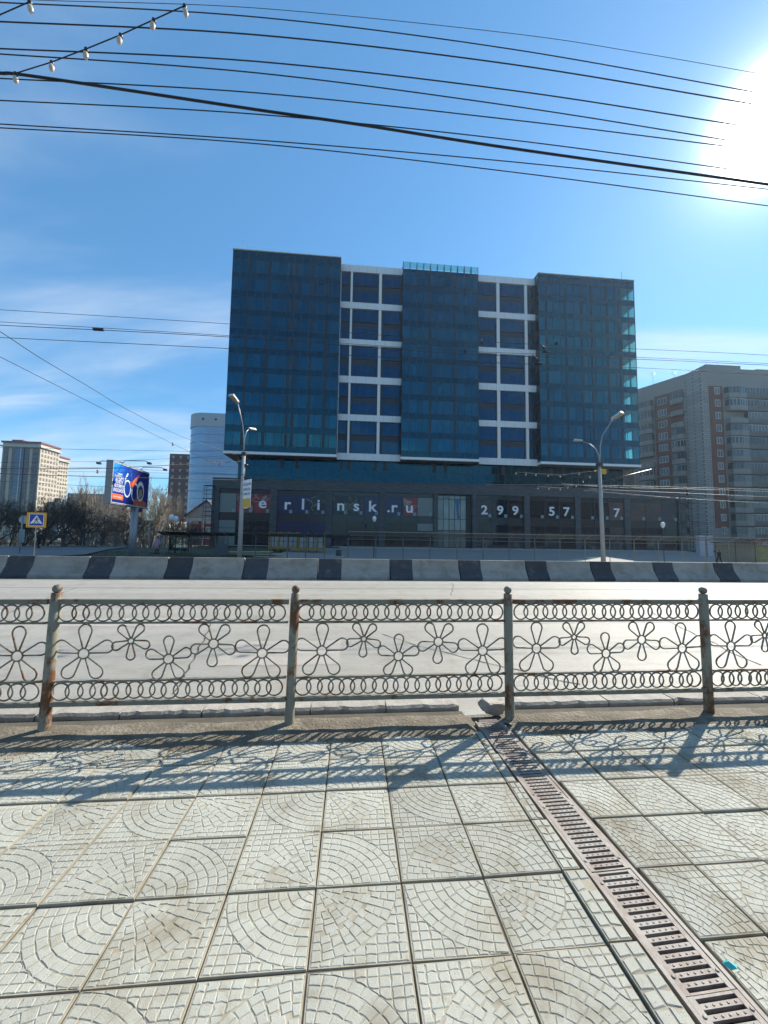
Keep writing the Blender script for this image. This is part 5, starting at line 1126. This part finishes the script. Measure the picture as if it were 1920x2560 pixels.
# ================================================================ PEOPLE
def person(loc, rz, coat, label, stride=.25, arm_s=.2, skirt=False, height=1.7):
    k = height / 1.75
    V_ = [(0, 0, .95), (0, .0, 1.15), (0, .0, 1.38), (0, .01, 1.50), (0, .03, 1.58), (0, .03, 1.70),
          (.10, 0, .92), (.11, stride * .55, .50), (.11, stride, .09), (.11, stride + .14, .04),
          (-.10, 0, .92), (-.11, -stride * .25, .50), (-.11, -stride, .10), (-.11, -stride + .12, .04),
          (.19, 0, 1.40), (.24, -arm_s * .5, 1.13), (.22, -arm_s * .3, .88), (-.19, 0, 1.40), (-.24, arm_s * .4, 1.13), (-.22, arm_s, .90), (.22, -arm_s * .2, .80), (-.22, arm_s * 1.2, .82)]
    E_ = [(0, 1), (1, 2), (2, 3), (3, 4), (4, 5), (0, 6), (6, 7), (7, 8), (8, 9), (0, 10), (10, 11), (11, 12), (12, 13), (2, 14), (14, 15), (15, 16), (16, 20), (2, 17), (17, 18), (18, 19), (19, 21)]
    R_ = [.16, .15, .17, .07, .06, .10, .11, .075, .05, .04, .11, .075, .05, .04, .08, .055, .045, .08, .055, .045, .035, .035]
    me = bpy.data.meshes.new('body'); me.from_pydata([tuple(c * k for c in v) for v in V_], E_, []); ob = bpy.data.objects.new('tmp', me); C.objects.link(ob)
    md = ob.modifiers.new('s', 'SKIN'); sv = me.skin_vertices[0].data
    for i, r_ in enumerate(R_): sv[i].radius = (r_ * k, r_ * k * (.75 if i in (0, 1, 2) else 1)); sv[i].use_root = (i == 0)
    ob.modifiers.new('u', 'SUBSURF').levels = 1
    bm_ = bpy.data.meshes.new_from_object(ob.evaluated_get(bpy.context.evaluated_depsgraph_get())); bpy.data.objects.remove(ob)
    bm_.materials.clear(); bm_.materials.append(mat('dark_clothes', (.012, .012, .016), .9)); [setattr(pl_, 'use_smooth', True) for pl_ in bm_.polygons]; bm_.name = 'body'
    e = empty('person', loc, rz); tag(e, label, 'person'); link('body', bm_, e)
    sk = mat('skin', (.40, .24, .18), .6)
    MB().lathe([(.02, -.12), (.062, -.09), (.078, -.02), (.082, .05), (.07, .10), (.03, .13)], (0, .035 * k, 1.63 * k), 12, sx=.9, sy=1.05).build('head', sk, e)
    f_ = MB(); f_.box(-.012, .012, .115 * k, .14 * k, 1.60 * k, 1.65 * k); f_.build('nose', sk, e)
    MB().lathe([(.088, -.04), (.094, .03), (.082, .10), (.045, .145), (.01, .155)], (0, .012 * k, 1.64 * k), 12).build('hair' if skirt else 'hat', mat('hair_dark', (.02, .014, .01), .8), e)
    cb_ = MB().lathe([(.20 if skirt else .19, .48 if skirt else .80), (.19, .9), (.165, 1.12), (.19, 1.3), (.175, 1.42), (.09, 1.50), (.07, 1.53)], (0, 0, 0), 16, sx=1.05 * (1.15 if skirt else 1), sy=.78); cb_.v = [(x * k, y * k, z * k) for x, y, z in cb_.v]; cb_.build('coat', coat, e)
    for s_, (q0, q1, q2) in ((1, (14, 15, 16)), (-1, (17, 18, 19))):
        MB().tube([tuple(c * k for c in V_[q]) for q in (q0, q1, q2)], [.085 * k, .068 * k, .055 * k], 10).build('sleeve', coat, e)
        hp = Vector(V_[q2]) * k; hh = MB(); hh.tube([hp, hp + Vector((0, .01, -.09))], [.035, .04], 8)
        for fi in range(4): a_ = hp + Vector((0, -.03 + fi * .02, -.09)); hh.tube([a_, a_ + Vector((0, .012, -.045 - .008 * (fi in (1, 2)))), a_ + Vector((0, .03, -.075))], [.010, .009, .007], 5)
        a_ = hp + Vector((-.02 * s_, .035, -.03)); hh.tube([a_, a_ + Vector((-.01 * s_, .03, -.04)), a_ + Vector((-.01 * s_, .035, -.065))], [.011, .010, .008], 5); hh.build('hand', sk, e)
    for q0, q1 in ((8, 9), (12, 13)): MB().box(V_[q0][0] * k - .05, V_[q0][0] * k + .05, V_[q0][1] * k - .09, V_[q1][1] * k + .1, 0, .10 * k, taper=.015).build('shoe', mat('shoe_black', (.015, .013, .012), .6), e)
    return e
blk = mat('black_coat', (.010, .011, .015), .85); pink = mat('pink_coat', (.42, .25, .33), .85, .08, 8)
p = at(96.5, 1366, 41); person((p.x, 41, gz(p.x, 41) + .1), radians(65), blk, 'person in dark clothes walking left on the path behind the crossing sign', .36, .22)
p = at(392, 1384, 37.0); person((p.x, 37.0, gz(p.x, 37) - .02), radians(170), pink, 'person in a knee-length pink coat standing on the grass right of the billboard', .03, .05, True, 1.66)
p = at(1819, 1409, 41.2); person((p.x, 42.2, gz(p.x, 42.2)), radians(80), blk, 'person in dark hooded clothes walking left past the shelter at the right', .3, .15, False, 1.8)
# ================================================================ WIRES
def wire(name, pts, r, label, cat='wire', group=None, parent=None, n=60, m=None, sag=True):
    # pts: (px, py, Y) surveyed points, joined by a smooth curve and carried on past both ends
    P = [at(*q) for q in pts]
    if len(P) >= 3 and sag:
        x = [p.x for p in P]; 
        ext0 = P[0] + (P[0] - P[1]) * .35; ext1 = P[-1] + (P[-1] - P[-2]) * .35
        Q = [ext0] + P + [ext1]; out_ = []
        for i in range(len(Q) - 1):
            p0, p1, p2, p3 = Q[max(i - 1, 0)], Q[i], Q[i + 1], Q[min(i + 2, len(Q) - 1)]
            for s_ in range(10):
                t = s_ / 10; out_.append(.5 * ((2 * p1) + (p2 - p0) * t + (2 * p0 - 5 * p1 + 4 * p2 - p3) * t * t + (3 * p1 - p0 - 3 * p2 + p3) * t ** 3))
        out_.append(Q[-1]); P = out_
    o = MB().tube(P, r, 6).build(name, m or wire_m, parent)
    if label: tag(o, label, cat, group)
    return o
WG = 'overhead trolley and feeder wires'
Yw = 6.0
W = [([(-60, -14), (89, 0), (640, 20), (1280, 83.7), (1600, 132), (1920, 188)], .0042, 'thin topmost overhead wire crossing the sky'),
     ([(-60, 4), (0, 6), (640, 42.4), (1280, 123), (1890, 231)], .0085, 'second overhead wire from the top'),
     ([(-60, 52), (0, 54), (640, 87), (1280, 161), (1858, 256)], .0105, 'third overhead wire from the top, thicker than its neighbours'),
     ([(-60, 119), (0, 121.5), (640, 153.5), (1280, 226), (1815, 308)], .0100, 'fourth overhead wire from the top'),
     ([(-60, 133), (0, 135), (640, 182), (1280, 265), (1797, 347)], .0092, 'fifth overhead wire from the top, close below the fourth at the left'),
     ([(-60, 193), (0, 196), (640, 232), (1280, 299.5), (1795, 363)], .0090, 'sixth overhead wire, starting behind the thick black cable at the left'),
     ([(-60, 249), (0, 251), (640, 285.5), (1280, 350), (1920, 436)], .0088, 'seventh overhead wire, crossing the thick black cable in the middle'),
     ([(-60, 306), (0, 310), (640, 350), (1280, 404.5), (1920, 473)], .0085, 'eighth overhead wire, upper one of the lowest pair'),
     ([(-60, 318), (0, 319.5), (640, 359), (1280, 430), (1920, 514.6)], .0085, 'lowest of the upper group of overhead wires')]
for q, r_, lab in W: wire('overhead_wire', [(a_, b_, Yw) for a_, b_ in q], r_ * .95, lab, group=WG)
cab = wire('thick_cable', [(-80, 178, Yw), (0, 183, Yw), (100, 193, Yw), (640, 274, Yw), (903, 312, Yw), (1280, 371, Yw), (1920, 461, Yw)], .021, 'thick lumpy black bundled cable crossing the sky below the wires', 'cable')
for k in range(16):
    px = 40 + k * 122; yy = 186 + (px / 1920) ** 1.0 * 276
MG = 'overhead wires in front of the building'
for q, r_, lab in (([(-60, 771), (0, 774.3), (560, 809), (1170, 852), (1763, 880), (1920, 888)], .008, 'highest of the four wires crossing in front of the building'), ([(-60, 801), (0, 804.7), (560, 838.4), (1170, 878), (1590, 893), (1920, 909)], .008, 'second of the four wires crossing in front of the building'),
                   ([(-60, 810), (0, 813), (560, 841.8), (1170, 885), (1590, 898), (1920, 913)], .011, 'third wire before the building, with a black splice at the left'), ([(-60, 841), (0, 843.8), (560, 870.8), (1170, 904), (1590, 919), (1920, 938)], .010, 'lowest of the four wires crossing in front of the building')):
    wire('overhead_wire', [(a_, b_, 12.0) for a_, b_ in q], r_, lab, group=MG)
p = at(246, 824, 12); o = MB().box(-.16, .16, -.03, .03, -.03, .03).build('wire_splice', wire_m, None, (p.x, p.y, p.z)); tag(o, 'black ribbed splice clamped on the wire left of the building', 'clamp')
for k in range(6): MB().box(-.15 + k * .055, -.125 + k * .055, -.04, .04, -.03, .05).build('rib', wire_m, o)
for px, py, lab in ((1203, 855, 'small dark clamp on the top wire over the middle of the building'), (1162, 878, 'dark hanger over the middle glass block'), (1390, 858, 'small dark clamp on the top wire over the right glass block')):
    p = at(px, py, 12); o = MB().box(-.05, .05, -.04, .04, -.06, .03, taper=.01).tube([(0, 0, .02), (.03, 0, .09)], .012, 5).build('wire_clamp', wire_m, None, tuple(p)); tag(o, lab, 'clamp')
for px, py, px2, py2, lab in ((1353, 862, 1364, 880, 'upper forked trolley wire switch over the right white grid'), (1332, 888, 1344, 908, 'lower forked trolley wire switch over the right white grid')):
    a = at(px, py, 12); b_ = at(px2, py2, 12); o = MB().tube([a, b_], .02, 5).tube([b_ + Vector((-.12, 0, 0)), b_ + Vector((.14, 0, 0))], .035, 6).tube([a + Vector((-.02, 0, .01)), a.lerp(b_, .5) + Vector((.09, 0, .02))], .012, 4).build('trolley_switch', wire_m, None); tag(o, lab, 'trolley switch')
LGp = 'low wires running to the left lamp post'
for q, r_, lab in (([(-80, 1116, 22), (0, 1119, 22), (230, 1124, 24), (460, 1128, 26)], .010, 'thin high wire passing over the billboard towards the glass tower'), ([(-80, 1173, 18), (0, 1172, 18), (239, 1171, 21), (422, 1163, 25), (587, 1154, 30)], .020, 'thick wire rising past the billboard to the left lamp post'),
                   ([(-80, 1182, 18), (0, 1184, 18), (300, 1193, 22), (600, 1200, 29.5)], .018, 'thick wire passing low across the billboard face'), ([(-80, 1166, 24), (0, 1167, 24), (262, 1170, 26), (590, 1186, 29.6)], .010, 'thin wire just above the thick pair left of the billboard'),
                   ([(-80, 1200, 24), (0, 1203, 24), (262, 1217, 26), (590, 1233, 29.6)], .010, 'thin wire sagging below the thick pair across the cream towers'), ([(-80, 1158, 26), (0, 1156, 26), (262, 1153, 27), (560, 1140, 29)], .009, 'faint thin wire above the billboard top'), ([(-80, 1176, 24), (0, 1177, 24), (262, 1180, 26), (600, 1186, 29.6)], .009, 'faint thin wire between the thick pair at the left')):
    wire('low_wire', q, r_, lab, group=LGp)
for q, r_, lab in (([(-60, 800, 10), (0, 829, 11), (101, 895, 13), (216, 963, 16), (324, 1027, 20), (459, 1093, 25), (600, 1140, 30)], .012, 'wavy twisted cable descending from upper left to the left lamp post'), ([(-60, 862, 10), (0, 892, 11), (216, 1001, 15), (432, 1109.5, 23), (533, 1157, 29)], .010, 'straight stay wire descending to the left below the wavy cable')):
    wire('stay_wire', q, r_, lab)
for px, py, Y, lab in ((235, 1117, 25, 1),) and ():
    pass
for px, py, Y, lab in ((244, 1178, 21, 'small hanger under the thick wire left of the billboard'), (536, 1157, 29, 'pale insulator pair where the stay wire ends by the glass tower'), (549, 1160, 29, 'second insulator by the glass tower, beside the pale one'), (432, 1110, 23, 'dark clamp on the stay wire left of the glass tower')):
    p = at(px, py, Y); o = MB().lathe([(.03, -.12), (.06, -.08), (.035, -.03), (.06, .02), (.03, .08)], tuple(p), 8).build('insulator', mat('insulator_tan', (.30, .2, .17), .4), None); tag(o, lab, 'insulator')
shiny = mat('wire_aluminium', (.22, .22, .22), .5, metal=.5)
RGp = 'wires leaving the right lamp post'
for q, r_, m, lab in (([(1300, 1212, 30), (1540, 1214, 30), (1920, 1223.6, 30), (2000, 1226, 30)], .010, shiny, 'uppermost bright wire right of the right lamp post'), ([(1440, 1212, 30), (1540, 1218, 30), (1776, 1224, 29), (2000, 1232, 28)], .012, shiny, 'second bright wire right of the right lamp post'),
                      ([(1510, 1224, 29.8), (1620, 1229, 29), (1721, 1233, 28), (1990, 1246, 26)], .012, shiny, 'third bright wire right of the right lamp post, sagging lower'), ([(1512, 1230, 29.8), (1680, 1244, 28), (1990, 1262, 26)], .010, shiny, 'lowest bright wire leaving the right lamp post')):
    wire('bright_wire', q, r_, lab, group=RGp, m=m)
# festoon lights
bulbm = mat('frosted_bulb', (0.60, 0.52, 0.42), .35)
def festoon(pts, nb_, r, bulb, label, Yb, skip_first=0):
    P = [at(*q) for q in pts]; e = empty('festoon_lights', tuple(P[0])); tag(e, label, 'string lights')
    out_ = []
    for i in range(len(P) - 1):
        for s_ in range(8): out_.append(P[i].lerp(P[i + 1], s_ / 8))
    out_.append(P[-1]); MB().tube([p - P[0] for p in out_], r, 5).build('cord', wire_m, e)
    tot = len(out_) - 1
    for k in range(nb_):
        f = tot * (k + skip_first) / (nb_ - 1 + skip_first); i = min(int(f), tot - 1); q = out_[i].lerp(out_[i + 1], f - i) - P[0]
        s_ = MB().lathe([(bulb * .75, -bulb * 1.5), (bulb * .8, 0), (bulb * .5, bulb * .4)], (0, 0, 0), 10).build('socket', wire_m, e, tuple(q))
        MB().lathe([(bulb * .1, -bulb * 4.6), (bulb * .7, -bulb * 4.2), (bulb * 1.0, -bulb * 3.2), (bulb * .95, -bulb * 2.3), (bulb * .7, -bulb * 1.5)], (0, 0, 0), 12).build('bulb', bulbm, s_).rotation_euler = (random.uniform(-.1, .1), random.uniform(-.15, .15), 0)
    return e
festoon([(40, 183, 5.9), (130, 155, 5.75), (216, 122, 5.6), (302, 87, 5.45), (385, 49, 5.3), (462, 14, 5.15)], 6, .008, .036, 'string of six pale bulbs climbing across the wires at the upper left', 5.9)
festoon([(-60, 66, 5.5), (0, 37, 5.4), (75, 4, 5.3)], 2, .008, .036, 'short end of a light string with a bulb at the top left corner', 5.3)
festoon([(1290, 1180, 29), (1340, 1184, 29.2), (1400, 1188, 29.5), (1496, 1176, 30)], 7, .012, .045, 'loose string of tiny bulbs left of the right lamp post, upper strand', 29)
festoon([(1345, 1217, 29), (1400, 1220, 29.2), (1440, 1212, 29.5), (1475, 1190, 29.8)], 7, .012, .045, 'loose string of tiny bulbs left of the right lamp post, lower strand', 29)
# ================================================================ AIR
hz = MB().box(-3600, 3600, -3600, 3900, -4.5, 80).build('haze', [], None); hz['kind'] = 'stuff'
hm = bpy.data.materials.new('haze_air'); hm.use_nodes = True; t = hm.node_tree; t.nodes.remove(t.nodes['Principled BSDF']); pv = t.nodes.new('ShaderNodeVolumePrincipled')
pv.inputs['Color'].default_value = (.62, .82, 1, 1); pv.inputs['Density'].default_value = 0.00021; pv.inputs['Anisotropy'].default_value = 0.5; t.links.new(pv.outputs[0], t.nodes['Material Output'].inputs['Volume']); hz.data.materials.append(hm)
